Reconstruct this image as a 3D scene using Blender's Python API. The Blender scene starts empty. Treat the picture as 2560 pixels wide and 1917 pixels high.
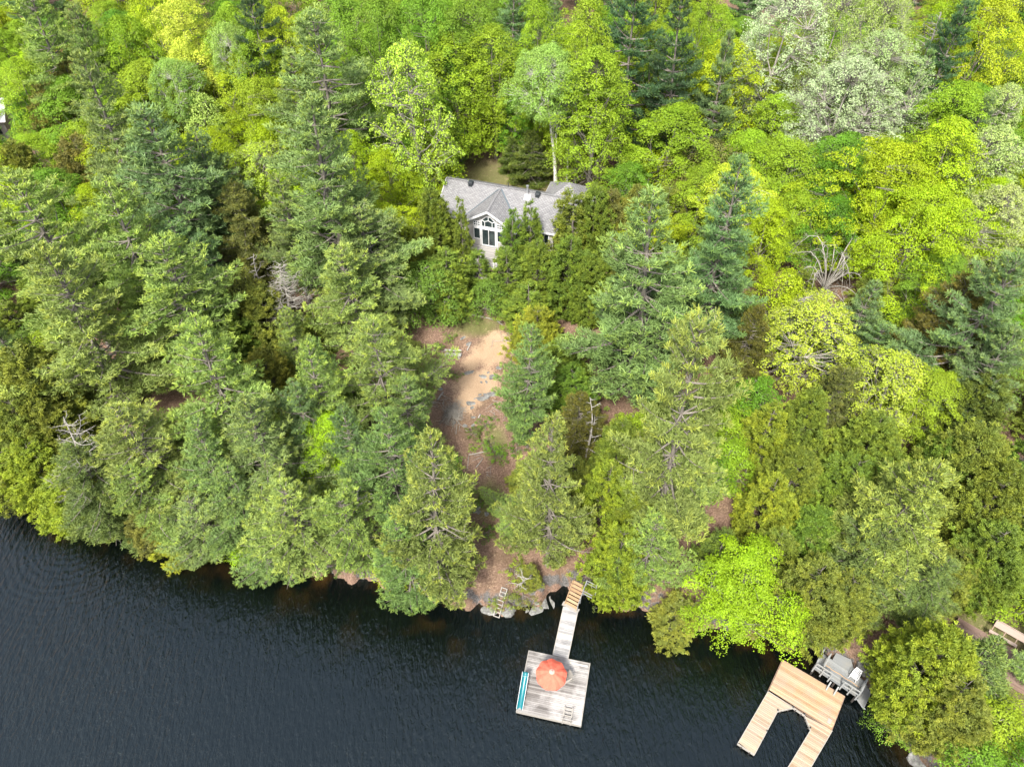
import bpy, math, random
import numpy as np
from mathutils import Vector

# ------------------------------------------------------------------ basics
scene = bpy.context.scene
COL = bpy.data.collections.new("place"); scene.collection.children.link(COL)
FPX, CAM_H, PITCH = 1850.0, 58.0, math.radians(46.5)

def ray(px, py):
    u = (px-1280)/FPX; v = (py-958.5)/FPX
    return np.array([u, math.cos(PITCH)-v*math.sin(PITCH), -(math.sin(PITCH)+v*math.cos(PITCH))])

def at_z(px, py, z=0.0):
    r = ray(px, py); k = (z-CAM_H)/r[2]
    return np.array([r[0]*k, r[1]*k, z])

SHORE = np.array([(-130,58),(-95,51),(-70,46.5),(-61.3,43.8),(-47.7,40.2),(-37.2,38.0),(-27.7,35.4),(-22.2,34.1),(-17.7,32.4),
    (-9.4,31.0),(-6,29.6),(-3,29.1),(-1.7,28.8),(0.2,28.9),(2.0,29.4),(3.1,30.5),(5.5,30.9),(8.0,29.6),(15.3,27.6),(20.5,26.4),(24.0,25.6),(26.8,23.6),
    (28.2,20.9),(29.4,17.5),(32,12.5),(38,4),(60,-15),(130,-50)], float)

def hnoise(x, y):
    return (0.28*np.sin(x*0.31+1.3*np.sin(y*0.17))+0.22*np.sin(y*0.43+0.7+np.sin(x*0.23))+0.10*np.sin(x*1.1+y*0.9)+0.06*np.sin(x*2.3-y*1.9+1.0))

def ground_z(x, y):
    x = np.asarray(x, float); y = np.asarray(y, float)
    ys = np.interp(x, SHORE[:,0], SHORE[:,1]) + 0.35*np.sin(x*1.9)+0.2*np.sin(x*4.3+1)
    d = (y-ys)*np.where(x > 24, 0.8, 1.0)
    dp = np.clip(d, 0, None)
    land = 1.3*(1-np.exp(-dp/0.5)) + 0.165*np.minimum(dp, 48) + 0.05*np.clip(dp-48, 0, 200) + hnoise(x, y)*np.clip(dp/3, 0, 1)
    water = -np.minimum(4.0, -np.clip(d, None, 0)*0.55) - 0.05
    return np.where(d > 0, land, water)

def on_ground(px, py, up=0.0):
    r = ray(px, py); lo, hi = 20.0, 260.0
    for _ in range(46):
        k = 0.5*(lo+hi); x, y, z = r[0]*k, r[1]*k, CAM_H+r[2]*k
        if z > float(ground_z(x, y))+up: lo = k
        else: hi = k
    return np.array([r[0]*k, r[1]*k, CAM_H+r[2]*k]), k

# ------------------------------------------------------------------ object helpers
def tag(o, label=None, cat=None, group=None, kind=None):
    if label: o['label'] = label
    if cat: o['category'] = cat
    if group: o['group'] = group
    if kind: o['kind'] = kind
    return o

def empty(name, loc=(0,0,0), rz=0.0):
    o = bpy.data.objects.new(name, None); COL.objects.link(o)
    o.location = loc; o.rotation_euler = (0,0,rz); o.empty_display_size = 0.3
    return o

def mesh_np(name, verts, faces, attrs=None, smooth=False):
    """faces: list of (M,k) int arrays"""
    me = bpy.data.meshes.new(name)
    verts = np.asarray(verts, np.float32)
    me.vertices.add(len(verts)); me.vertices.foreach_set('co', verts.ravel())
    tot = sum(f.size for f in faces); nf = sum(len(f) for f in faces)
    me.loops.add(tot); me.polygons.add(nf)
    li = np.concatenate([f.ravel() for f in faces]).astype(np.int32)
    ls = []; s = 0
    for f in faces:
        k = f.shape[1]; ls.append(s+np.arange(len(f))*k); s += f.size
    me.loops.foreach_set('vertex_index', li)
    me.polygons.foreach_set('loop_start', np.concatenate(ls).astype(np.int32))
    me.update(calc_edges=True)
    for an, (dom, vals) in (attrs or {}).items():
        a = me.attributes.new(an, 'FLOAT', dom); a.data.foreach_set('value', np.asarray(vals, np.float32))
    if smooth: me.polygons.foreach_set('use_smooth', np.ones(nf, bool))
    me.validate()
    return me

def link(name, me, mat, parent=None):
    if mat and not me.materials: me.materials.append(mat)
    o = bpy.data.objects.new(name, me); COL.objects.link(o)
    if parent is not None: o.parent = parent
    return o

class MB:
    """collects boxes, prisms and tubes into one mesh; each piece gets its own random 'tint'"""
    def __init__(s, seed=1): s.v=[]; s.f={3:[],4:[]}; s.ng=[]; s.t=[]; s.tn=[]; s.n=0; s.r=np.random.default_rng(seed)
    def _add(s, vs, fs, tint=None):
        t = s.r.random() if tint is None else tint
        b = s.n; s.v.extend([tuple(map(float,v)) for v in vs]); s.n += len(vs)
        for f in fs: s.ng.append(tuple(b+i for i in f)); s.t.append(t)
    def hexa(s, bottom, top, tint=None):
        s._add(list(bottom)+list(top), [(3,2,1,0),(4,5,6,7),(0,1,5,4),(1,2,6,5),(2,3,7,6),(3,0,4,7)], tint)
    def box(s, x0, x1, y0, y1, z0, z1, tint=None):
        s.hexa([(x0,y0,z0),(x1,y0,z0),(x1,y1,z0),(x0,y1,z0)], [(x0,y0,z1),(x1,y0,z1),(x1,y1,z1),(x0,y1,z1)], tint)
    def bar(s, a, b, w, h, tint=None, up=(0,0,1)):
        a = Vector(a); b = Vector(b); d = (b-a).normalized(); u = Vector(up)
        if abs(d.dot(u)) > 0.98: u = Vector((0,1,0))
        r = d.cross(u).normalized(); u = r.cross(d).normalized()
        c = [(-w/2,-h/2),(w/2,-h/2),(w/2,h/2),(-w/2,h/2)]
        s._add([a+r*i+u*j for i,j in c]+[b+r*i+u*j for i,j in c], [(3,2,1,0),(4,5,6,7),(0,1,5,4),(1,2,6,5),(2,3,7,6),(3,0,4,7)], tint)
    def tube(s, pts, rad, n=8, tint=None, cap=True):
        pts = [Vector(p) for p in pts]; rad = rad if hasattr(rad,'__len__') else [rad]*len(pts)
        vs = []; fs = []
        for i,p in enumerate(pts):
            d = (pts[min(i+1,len(pts)-1)]-pts[max(i-1,0)]).normalized()
            u = Vector((0,0,1)) if abs(d.z) < 0.9 else Vector((1,0,0))
            r = d.cross(u).normalized(); u = r.cross(d)
            for k in range(n):
                a = 2*math.pi*k/n; vs.append(p+(r*math.cos(a)+u*math.sin(a))*rad[i])
        for i in range(len(pts)-1):
            for k in range(n):
                k2 = (k+1)%n; fs.append((i*n+k,i*n+k2,(i+1)*n+k2,(i+1)*n+k))
        if cap: fs.append(tuple(range(n))[::-1]); fs.append(tuple((len(pts)-1)*n+k for k in range(n)))
        s._add(vs, fs, tint)
    def poly(s, pts, z0, z1, tint=None):
        n = len(pts); vs = [(p[0],p[1],z0) for p in pts]+[(p[0],p[1],z1) for p in pts]
        s._add(vs, [tuple(range(n))[::-1], tuple(n+i for i in range(n))]+[(i,(i+1)%n,n+(i+1)%n,n+i) for i in range(n)], tint)
    def build(s, name, mat, parent=None, bevel=0.0, smooth=False):
        me = bpy.data.meshes.new(name); me.from_pydata(s.v, [], s.ng)
        a = me.attributes.new('tint', 'FLOAT', 'FACE'); a.data.foreach_set('value', np.array(s.t, np.float32))
        if smooth: me.polygons.foreach_set('use_smooth', np.ones(len(s.ng), bool))
        me.update()
        o = link(name, me, mat, parent)
        if bevel:
            m = o.modifiers.new('bevel','BEVEL'); m.width = bevel; m.segments = 1; m.limit_method='ANGLE'
        return o

# ------------------------------------------------------------------ materials
def nmat(name):
    m = bpy.data.materials.new(name); m.use_nodes = True
    nt = m.node_tree; nt.nodes.clear()
    out = nt.nodes.new('ShaderNodeOutputMaterial')
    return m, nt, out
def N(nt, t, **kw):
    n = nt.nodes.new(t)
    for k, v in kw.items():
        if k.startswith('in_'):
            key = k[3:]; key = int(key) if key.isdigit() else key.replace('_',' ')
            n.inputs[key].default_value = v
        else: setattr(n, k, v)
    return n
def L(nt, a, b): nt.links.new(a, b)
def rgb(c): return (c[0], c[1], c[2], 1.0)
def mixc(nt, fac, a, b, mode='MIX'):
    n = N(nt, 'ShaderNodeMix', data_type='RGBA', blend_type=mode)
    for s, v in ((0, fac), (6, a), (7, b)):
        if hasattr(v, 'is_output') or hasattr(v, 'links'): L(nt, v, n.inputs[s])
        else: n.inputs[s].default_value = v if s == 0 else rgb(v)
    return n.outputs[2]
def mathn(nt, op, a, b=0.0, c=None, clamp=False):
    n = N(nt, 'ShaderNodeMath', operation=op, use_clamp=clamp)
    for i, v in enumerate((a, b, c)):
        if v is None: continue
        if hasattr(v, 'links'): L(nt, v, n.inputs[i])
        else: n.inputs[i].default_value = v
    return n.outputs[0]
def ramp(nt, fac, stops):
    n = N(nt, 'ShaderNodeValToRGB')
    el = n.color_ramp.elements
    while len(el) < len(stops): el.new(0.5)
    for e, (p, c) in zip(el, stops): e.position = p; e.color = rgb(c) if hasattr(c,'__len__') else (c,c,c,1)
    L(nt, fac, n.inputs[0]); return n.outputs[0]
def noise(nt, vec, scale, detail=4, rough=0.55, dist=0.0):
    n = N(nt, 'ShaderNodeTexNoise'); n.inputs['Scale'].default_value = scale; n.inputs['Detail'].default_value = detail
    n.inputs['Roughness'].default_value = rough; n.inputs['Distortion'].default_value = dist
    if vec is not None: L(nt, vec, n.inputs['Vector'])
    return n.outputs['Fac']
def mapping(nt, vec, scale=(1,1,1), rot=(0,0,0), loc=(0,0,0)):
    n = N(nt, 'ShaderNodeMapping'); n.inputs['Scale'].default_value = scale; n.inputs['Rotation'].default_value = rot; n.inputs['Location'].default_value = loc
    L(nt, vec, n.inputs['Vector']); return n.outputs[0]
def principled(nt, out, col, rough=0.7, spec=0.3, metal=0.0, normal=None):
    p = N(nt, 'ShaderNodeBsdfPrincipled')
    if hasattr(col, 'links'): L(nt, col, p.inputs['Base Color'])
    else: p.inputs['Base Color'].default_value = rgb(col)
    if hasattr(rough, 'links'): L(nt, rough, p.inputs['Roughness'])
    else: p.inputs['Roughness'].default_value = rough
    p.inputs['Specular IOR Level'].default_value = spec; p.inputs['Metallic'].default_value = metal
    if normal is not None: L(nt, normal, p.inputs['Normal'])
    if out is not None: L(nt, p.outputs[0], out.inputs['Surface'])
    return p
def bump(nt, h, strength=0.3, dist=0.02):
    b = N(nt, 'ShaderNodeBump'); b.inputs['Strength'].default_value = strength; b.inputs['Distance'].default_value = dist
    L(nt, h, b.inputs['Height']); return b.outputs[0]

def leaf_mat(name, tip, tipamt=0.5, trans=0.4, var=0.35):
    """foliage: per-tree colour from the object, each leaf's own shade, tips of new growth in 'tip'"""
    m, nt, out = nmat(name)
    oi = N(nt, 'ShaderNodeObjectInfo'); at = N(nt, 'ShaderNodeAttribute', attribute_name='tint'); a2 = N(nt, 'ShaderNodeAttribute', attribute_name='tip')
    geo = N(nt, 'ShaderNodeTexCoord')
    pn = noise(nt, geo.outputs['Object'], 0.55, 3)
    k = mathn(nt, 'MULTIPLY_ADD', at.outputs['Fac'], var, 1.0-var*0.5)
    k2 = mathn(nt, 'MULTIPLY_ADD', pn, 0.5, 0.75)
    k = mathn(nt, 'MULTIPLY', k, k2)
    vm = N(nt, 'ShaderNodeVectorMath', operation='SCALE'); L(nt, oi.outputs['Color'], vm.inputs[0]); L(nt, k, vm.inputs['Scale'])
    hsv = N(nt, 'ShaderNodeHueSaturation'); L(nt, vm.outputs[0], hsv.inputs['Color'])
    L(nt, mathn(nt, 'MULTIPLY_ADD', pn, 0.020, 0.492), hsv.inputs['Hue'])
    tf = mathn(nt, 'MULTIPLY', a2.outputs['Fac'], tipamt)
    tv = N(nt, 'ShaderNodeVectorMath', operation='MULTIPLY'); L(nt, hsv.outputs[0], tv.inputs[0]); tv.inputs[1].default_value = tip
    c = mixc(nt, tf, hsv.outputs[0], tv.outputs[0])
    p = principled(nt, None, c, 0.55, 0.25)
    t = N(nt, 'ShaderNodeBsdfTranslucent')
    tc = N(nt, 'ShaderNodeVectorMath', operation='MULTIPLY'); L(nt, c, tc.inputs[0]); tc.inputs[1].default_value = (1.0, 1.0, 0.7)
    L(nt, tc.outputs[0], t.inputs['Color'])
    mx = N(nt, 'ShaderNodeMixShader'); mx.inputs[0].default_value = trans
    L(nt, p.outputs[0], mx.inputs[1]); L(nt, t.outputs[0], mx.inputs[2]); L(nt, mx.outputs[0], out.inputs['Surface'])
    return m

def bark_mat(name, c1, c2, scale=6.0):
    m, nt, out = nmat(name); tc = N(nt, 'ShaderNodeTexCoord')
    v = mapping(nt, tc.outputs['Object'], (1,1,0.35))
    n = noise(nt, v, scale, 5, 0.7)
    c = ramp(nt, n, [(0.3, c1), (0.7, c2)])
    principled(nt, out, c, 0.9, 0.1, normal=bump(nt, n, 0.6, 0.05)); return m

def birch_mat():
    m, nt, out = nmat('birch_bark'); tc = N(nt, 'ShaderNodeTexCoord')
    v = mapping(nt, tc.outputs['Object'], (2.0,2.0,9.0))
    n = noise(nt, v, 1.0, 4, 0.6)
    c = ramp(nt, n, [(0.36, (0.06,0.055,0.05)), (0.43, (0.62,0.60,0.55)), (0.7, (0.78,0.76,0.72))])
    principled(nt, out, c, 0.7, 0.2); return m

def wood_mat(name, c1, c2, c3=None, along='X', rough=0.75, stain_sheen=0.5, patch=0.25):
    """planks: each board its own tone, streaks along the grain, blotches of weather, plus painted sky sheen on the floating dock"""
    c1, c2, c3 = [None if c is None else tuple(x*k for x in c) for c, k in ((c1,0.55),(c2,0.62),(c3,0.72))]
    m, nt, out = nmat(name); tc = N(nt, 'ShaderNodeTexCoord'); at = N(nt, 'ShaderNodeAttribute', attribute_name='tint')
    sc = {'X':(0.7,14,14),'Y':(14,0.7,14),'Z':(14,14,0.7)}[along]
    g = noise(nt, mapping(nt, tc.outputs['Object'], sc), 1.6, 5, 0.65)
    p = noise(nt, tc.outputs['Object'], patch*2.2, 4, 0.6)
    s = mathn(nt, 'ADD', mathn(nt, 'MULTIPLY', at.outputs['Fac'], 0.55), mathn(nt, 'MULTIPLY', g, 0.45))
    c = ramp(nt, s, [(0.15, c1), (0.8, c2)])
    if c3 is not None:
        f = ramp(nt, p, [(0.45, 0.0), (0.62, 1.0)])
        f = mathn(nt, 'MULTIPLY', f, mathn(nt, 'MULTIPLY_ADD', g, 1.2, -0.1, clamp=True))
        c = mixc(nt, mathn(nt, 'MULTIPLY', f, stain_sheen, clamp=True), c, c3)
    principled(nt, out, c, rough, 0.3, normal=bump(nt, g, 0.25, 0.01)); return m

def plain_mat(name, c, rough=0.6, spec=0.3, metal=0.0, var=0.12, scale=3.0):
    m, nt, out = nmat(name); tc = N(nt, 'ShaderNodeTexCoord')
    n = noise(nt, tc.outputs['Object'], scale, 5, 0.65)
    c2 = ramp(nt, n, [(0.3, [x*(1-var) for x in c]), (0.7, [min(1,x*(1+var)) for x in c])])
    principled(nt, out, c2, rough, spec, metal, bump(nt, n, 0.08, 0.01)); return m

M = {}
M['pine_leaf'] = leaf_mat('pine_needles', (1.75,1.55,0.95), 0.95, 0.25, 0.5)  # tip factors: new growth, raised to paint highlights on pine, cedar and broadleaf
M['cedar_leaf'] = leaf_mat('cedar_sprays', (1.75,1.5,0.9), 0.8, 0.25, 0.55)
M['broad_leaf'] = leaf_mat('broad_leaves', (1.42,1.32,0.9), 0.7, 0.28, 0.55)
M['pale_leaf'] = leaf_mat('pale_leaves', (1.22,1.2,1.35), 0.8, 0.35, 0.35)
M['bark'] = bark_mat('grey_brown_bark', (0.09,0.08,0.07), (0.27,0.245,0.21))
M['bark_pale'] = bark_mat('pale_grey_bark', (0.16,0.145,0.125), (0.42,0.39,0.35))
M['dead'] = bark_mat('bare_dead_wood', (0.20,0.185,0.16), (0.43,0.41,0.37), 9)
M['birch'] = birch_mat()
M['grey_wood'] = wood_mat('weathered_sheen_grey_boards', (0.16,0.145,0.135), (0.42,0.40,0.38), (0.80,0.78,0.76), 'X', 0.6, 0.95, 0.22)  # white patches: weathering, and sky reflection on the boards painted as colour
M['gang_wood'] = wood_mat('gangway_boards', (0.30,0.30,0.30), (0.58,0.57,0.56), (0.85,0.83,0.80), 'X', 0.6, 0.5, 0.4)
M['pale_board'] = wood_mat('pale_fresh_boards', (0.72,0.66,0.54), (0.85,0.81,0.70), None, 'X', 0.6)
M['tan_wood'] = wood_mat('tan_deck_boards', (0.50,0.32,0.17), (0.72,0.53,0.34), (0.42,0.36,0.32), 'X', 0.65, 0.75, 0.35)
M['stair_wood'] = wood_mat('tan_stair_boards', (0.55,0.36,0.20), (0.72,0.52,0.32), None, 'X')
M['ladder_wood'] = wood_mat('pale_weathered_timber', (0.36,0.34,0.30), (0.54,0.51,0.46), None, 'X')
M['rail_wood'] = wood_mat('blue_grey_timber', (0.26,0.28,0.29), (0.46,0.48,0.48), (0.36,0.33,0.26), 'X', 0.75, 0.6, 0.5)
M['brown_wood'] = wood_mat('faded_brown_boards', (0.34,0.22,0.17), (0.50,0.36,0.28), None, 'X')
M['frame_dark'] = wood_mat('dark_wet_timber', (0.05,0.045,0.04), (0.12,0.10,0.09), None, 'X')
M['white'] = plain_mat('white_paint', (0.66,0.67,0.68), 0.45, 0.4, var=0.03)
M['black'] = plain_mat('black_plastic', (0.025,0.03,0.035), 0.45, 0.5)
M['metal'] = plain_mat('galvanised_metal', (0.55,0.56,0.58), 0.35, 0.5, 0.8)
M['skirt'] = plain_mat('dark_float_plastic', (0.04,0.045,0.05), 0.5, 0.4)
# ------------------------------------------------------------------ foliage geometry
def unit(v): return v/np.maximum(np.linalg.norm(v, axis=-1, keepdims=True), 1e-9)

def needles(rg, C, A, n, ln, wd, spread, tint, tip, jit=0.06):
    """n narrow blades fanned round axis A at every centre C"""
    k = len(C); C = np.repeat(C, n, 0)+rg.normal(0, jit, (k*n,3)); A = np.repeat(A, n, 0)
    d = unit(A+rg.normal(0, spread, (k*n,3)))
    s = unit(np.cross(d, rg.normal(0,1,(k*n,3))))*wd*0.5
    l = (ln*rg.uniform(0.65,1.2,(k*n,1)))
    V = np.stack([C-s, C+s, C+d*l+s*0.55, C+d*l-s*0.55], 1)
    t = np.clip(np.repeat(tint, n)+rg.normal(0,0.16,k*n), 0, 1); tp = np.clip(np.repeat(tip, n)+rg.normal(0,0.12,k*n), 0, 1)
    return V, t, tp

def cards(rg, P, Nn, size, tint, tip, nj=0.45):
    k = len(P); Nn = unit(Nn+rg.normal(0,nj,(k,3)))
    a = unit(np.cross(Nn, rg.normal(0,1,(k,3)))); b = np.cross(Nn, a)
    s = (size*rg.uniform(0.7,1.3,(k,1)))*0.5
    V = np.stack([P-a*s, P-b*s*0.62, P+a*s, P+b*s*0.62], 1)
    return V, tint, tip

def leaf_mesh(name, parts):
    V = np.concatenate([p[0] for p in parts]); t = np.concatenate([p[1] for p in parts]); tp = np.concatenate([p[2] for p in parts])
    n = len(V); F = np.arange(n*4).reshape(n,4)
    return mesh_np(name, V.reshape(-1,3), [F], {'tint':('FACE',t),'tip':('FACE',tp)})

class Tubes:
    def __init__(s): s.V=[]; s.F=[]; s.n=0
    def add(s, P, r, k=5):
        P = np.asarray(P, float); m = len(P)
        r = np.broadcast_to(np.asarray(r, float), (m,))
        d = unit(np.gradient(P, axis=0)); ref = np.where(np.abs(d[:,2:3])<0.9, [[0,0,1.0]], [[1.0,0,0]])
        u = unit(np.cross(d, ref)); w = np.cross(d, u)
        a = np.arange(k)*2*np.pi/k
        V = P[:,None]+(u[:,None]*np.cos(a)[None,:,None]+w[:,None]*np.sin(a)[None,:,None])*r[:,None,None]
        i = np.arange(m-1)[:,None]; j = np.arange(k)[None]
        F = np.stack([i*k+j, i*k+(j+1)%k, (i+1)*k+(j+1)%k, (i+1)*k+j], -1).reshape(-1,4)
        s.V.append(V.reshape(-1,3)); s.F.append(F+s.n); s.n += m*k
    def mesh(s, name): return mesh_np(name, np.concatenate(s.V), [np.concatenate(s.F)], smooth=True)

def trunk_path(rg, H, sway=0.25, m=9, lean=(0,0)):
    z = np.linspace(0, H, m); t = z/H
    return np.stack([sway*np.sin(t*4+rg.uniform(0,6))*t+lean[0]*t**1.5, sway*np.sin(t*3.3+rg.uniform(0,6))*t+lean[1]*t**1.5, z], 1)
def path_at(P, z): return np.array([np.interp(z, P[:,2], P[:,0]), np.interp(z, P[:,2], P[:,1]), z])

def make_pine(seed, H=18.0, R=4.2, bare=0.22, dens=1.0, ragged=0.35, top=0.75, droop=0.0, fine=False, dead=0.09):
    rg = np.random.default_rng(seed); tb = Tubes(); TP = trunk_path(rg, H, 0.3)
    tb.add(TP, np.interp(np.linspace(0,1,9), [0,0.05,1],[0.30,0.23,0.03])*H/18, 7)
    C=[];A=[];T=[];Q=[]
    z = bare*H; ph = rg.uniform(0,6.28,4)
    step = 1.02 if not fine else 0.5
    while z < H*0.985:
        t = (z-bare*H)/(H*(1-bare))
        prof = ((1-t)**top)*(0.62+0.38*min(1,t/0.25))
        nb = (int(rg.integers(6,9)) if not fine else int(rg.integers(5,7))) if t < 0.85 else 5
        a0 = rg.uniform(0,6.28)
        for b in range(nb):
            az = a0+b*6.283/nb+rg.normal(0,0.22)
            sect = 1+ragged*0.6*math.sin(2*az+ph[0]+z*0.35)+ragged*0.5*math.sin(3*az+ph[1]-z*0.5)
            Lb = R*prof*sect*rg.uniform(1-ragged,1.12)+0.25
            if Lb < 0.3: continue
            if rg.random() < 0.10*ragged/0.35 and t < 0.8: Lb *= 0.35
            el = math.radians(rg.normal(5,4.5)+48*max(0,t-0.6)/0.4 - droop*25*(1-t))
            m = 7; s = np.linspace(0,1,m)
            base = path_at(TP, z)
            hor = Lb*s*math.cos(el); zz = Lb*(s*math.sin(el)-0.10*np.sin(s*3.14)*(1-t)+ (0.14-0.35*droop)*s**3)
            azs = az+rg.normal(0,0.12)*s*1.5
            BP = np.stack([base[0]+hor*np.cos(azs), base[1]+hor*np.sin(azs), base[2]+zz],1)
            isdead = rg.random() < dead*(1-t)
            tb.add(BP, np.linspace(0.035+0.016*Lb,0.012,m), 4)
            if isdead:
                for q in range(5):
                    i = rg.integers(2,6); e = BP[i]+rg.normal(0,0.5,3)*[1,1,.5]
                    tb.add([BP[i],(BP[i]+e)/2+rg.normal(0,.08,3),e],[0.02,0.014,0.008],3)
                continue
            ns = max(2,int(Lb/(0.34 if not fine else 0.26)))
            tbl = rg.uniform(0.25,0.7)
            for q in range(ns):
                sq = 0.30+0.70*(q+rg.uniform(0,0.8))/ns
                if sq > 1: sq = 1
                p = np.array([np.interp(sq, s, BP[:,i]) for i in range(3)]); d = unit(BP[min(m-1,int(sq*m)+0)]-BP[max(0,int(sq*m)-2)])
                for sd in (-1,1):
                    tl = (0.30+0.34*Lb*(1.08-sq)*rg.uniform(0.6,1.25))*(1 if sq<0.97 else 0.6)
                    ang = math.radians(rg.uniform(38,62))*sd
                    hd = np.array([d[0]*math.cos(ang)-d[1]*math.sin(ang), d[0]*math.sin(ang)+d[1]*math.cos(ang), d[2]*0.6+rg.normal(0.08-0.3*droop,0.07)]); hd = unit(hd)
                    nt = max(1,int(tl/(0.24 if not fine else 0.2)*dens)); u = (np.arange(nt)+rg.uniform(0.2,1.0,nt))/nt
                    pc = p+hd*(u*tl)[:,None]; pc[:,2] += (0.12*(u**2)*tl) - droop*0.25*u*tl + rg.normal(0,0.05,nt)
                    C.append(pc)
                    ax = unit(hd*0.75+np.array([0,0,0.75-0.7*droop])+rg.normal(0,0.2,(nt,3))); A.append(ax)
                    out = sq*0.5+u*0.5
                    T.append(np.clip(tbl+rg.normal(0,0.1,nt),0,1)); Q.append(np.clip((out-0.62)*2.4,0,1)*(0.5+0.5*min(1,t*1.3+0.25)))
            C.append(BP[-1:]); A.append(unit(BP[-1:]-BP[-2:-1]+[[0,0,.2]])); T.append([tbl]); Q.append([1.0])
        z += step*rg.uniform(0.75,1.3)*(0.75 if t>0.8 else 1)
    topc = path_at(TP,H); C.append(topc[None]-[[0,0,.2]]); A.append(np.array([[0,0,1.0]])); T.append([0.6]); Q.append([1.0])
    C=np.concatenate(C);A=np.concatenate(A);T=np.concatenate(T);Q=np.concatenate(Q)
    if fine: parts=[needles(rg, C, A, 11, 0.22, 0.055, 0.55, T, Q, 0.07)]
    else: parts=[needles(rg, C, A, 13, 0.27, 0.055, 0.55, T, Q, 0.05)]
    return tb.mesh('trunk'), leaf_mesh('crown', parts)

def lobes(az, t, ph, amp):
    return 1+amp*np.sin(3*az+ph[0]+2.5*t)+amp*0.7*np.sin(5*az+ph[1]-4*t)+amp*0.5*np.sin(2*az+ph[2]+7*t)

def make_cedar(seed, H=10.0, R=1.9, ncl=330, low=0.04, pw=0.75, amp=0.12, per=6, leafn=15):
    rg = np.random.default_rng(seed); tb = Tubes(); TP = trunk_path(rg, H, 0.12)
    tb.add(TP, np.interp(np.linspace(0,1,9),[0,1],[0.17,0.02])*H/10, 6)
    ph = rg.uniform(0,6.28,3)
    t = rg.random(ncl*4); prof = (1-t)**pw*(0.62+0.38*np.minimum(1,t/0.2)); keep = rg.random(ncl*4) < prof/prof.max()*0.92+0.04
    t = t[keep][:ncl]; prof = prof[keep][:ncl]; n = len(t)
    az = rg.uniform(0,6.28,n); rr = np.sqrt(rg.uniform(0.30,1.0,n))*rg.uniform(0.80,1.13,n)
    Rz = R*prof*lobes(az,t,ph,amp)+0.08
    z = low*H+(1-low)*H*t
    c0 = np.stack([np.interp(z,TP[:,2],TP[:,0])+Rz*rr*np.cos(az), np.interp(z,TP[:,2],TP[:,1])+Rz*rr*np.sin(az), z+rg.normal(0,0.12,n)],1)
    for i in rg.integers(0,n,90):
        q = path_at(TP, max(0.3,c0[i,2]-0.35*np.hypot(c0[i,0],c0[i,1])))
        tb.add([q,(q+c0[i])/2+[0,0,-.05],c0[i]],[0.03,0.02,0.008],3)
    A0 = unit(np.stack([np.cos(az)*0.85,np.sin(az)*0.85,0.6*np.ones(n)],1)+rg.normal(0,0.2,(n,3)))
    ci = np.repeat(np.arange(n),per); m = len(ci); u = rg.uniform(-0.1,1,m)
    c = c0[ci]+A0[ci]*(u*0.34)[:,None]+rg.normal(0,0.10,(m,3)); A = unit(A0[ci]+rg.normal(0,0.35,(m,3)))
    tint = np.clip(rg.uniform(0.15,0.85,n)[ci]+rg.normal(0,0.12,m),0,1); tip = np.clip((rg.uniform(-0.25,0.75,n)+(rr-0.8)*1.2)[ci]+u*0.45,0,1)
    parts=[needles(rg,c,A,leafn,0.155,0.05,0.7,tint,tip,0.055)]
    return tb.mesh('trunk'), leaf_mesh('crown', parts)

def envelope(t, wide=0.42, low=0.45):
    return np.where(t>wide, np.sqrt(np.clip(1-((t-wide)/(1-wide))**2,0,1)), 1-low*((wide-t)/wide)**2)

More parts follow.
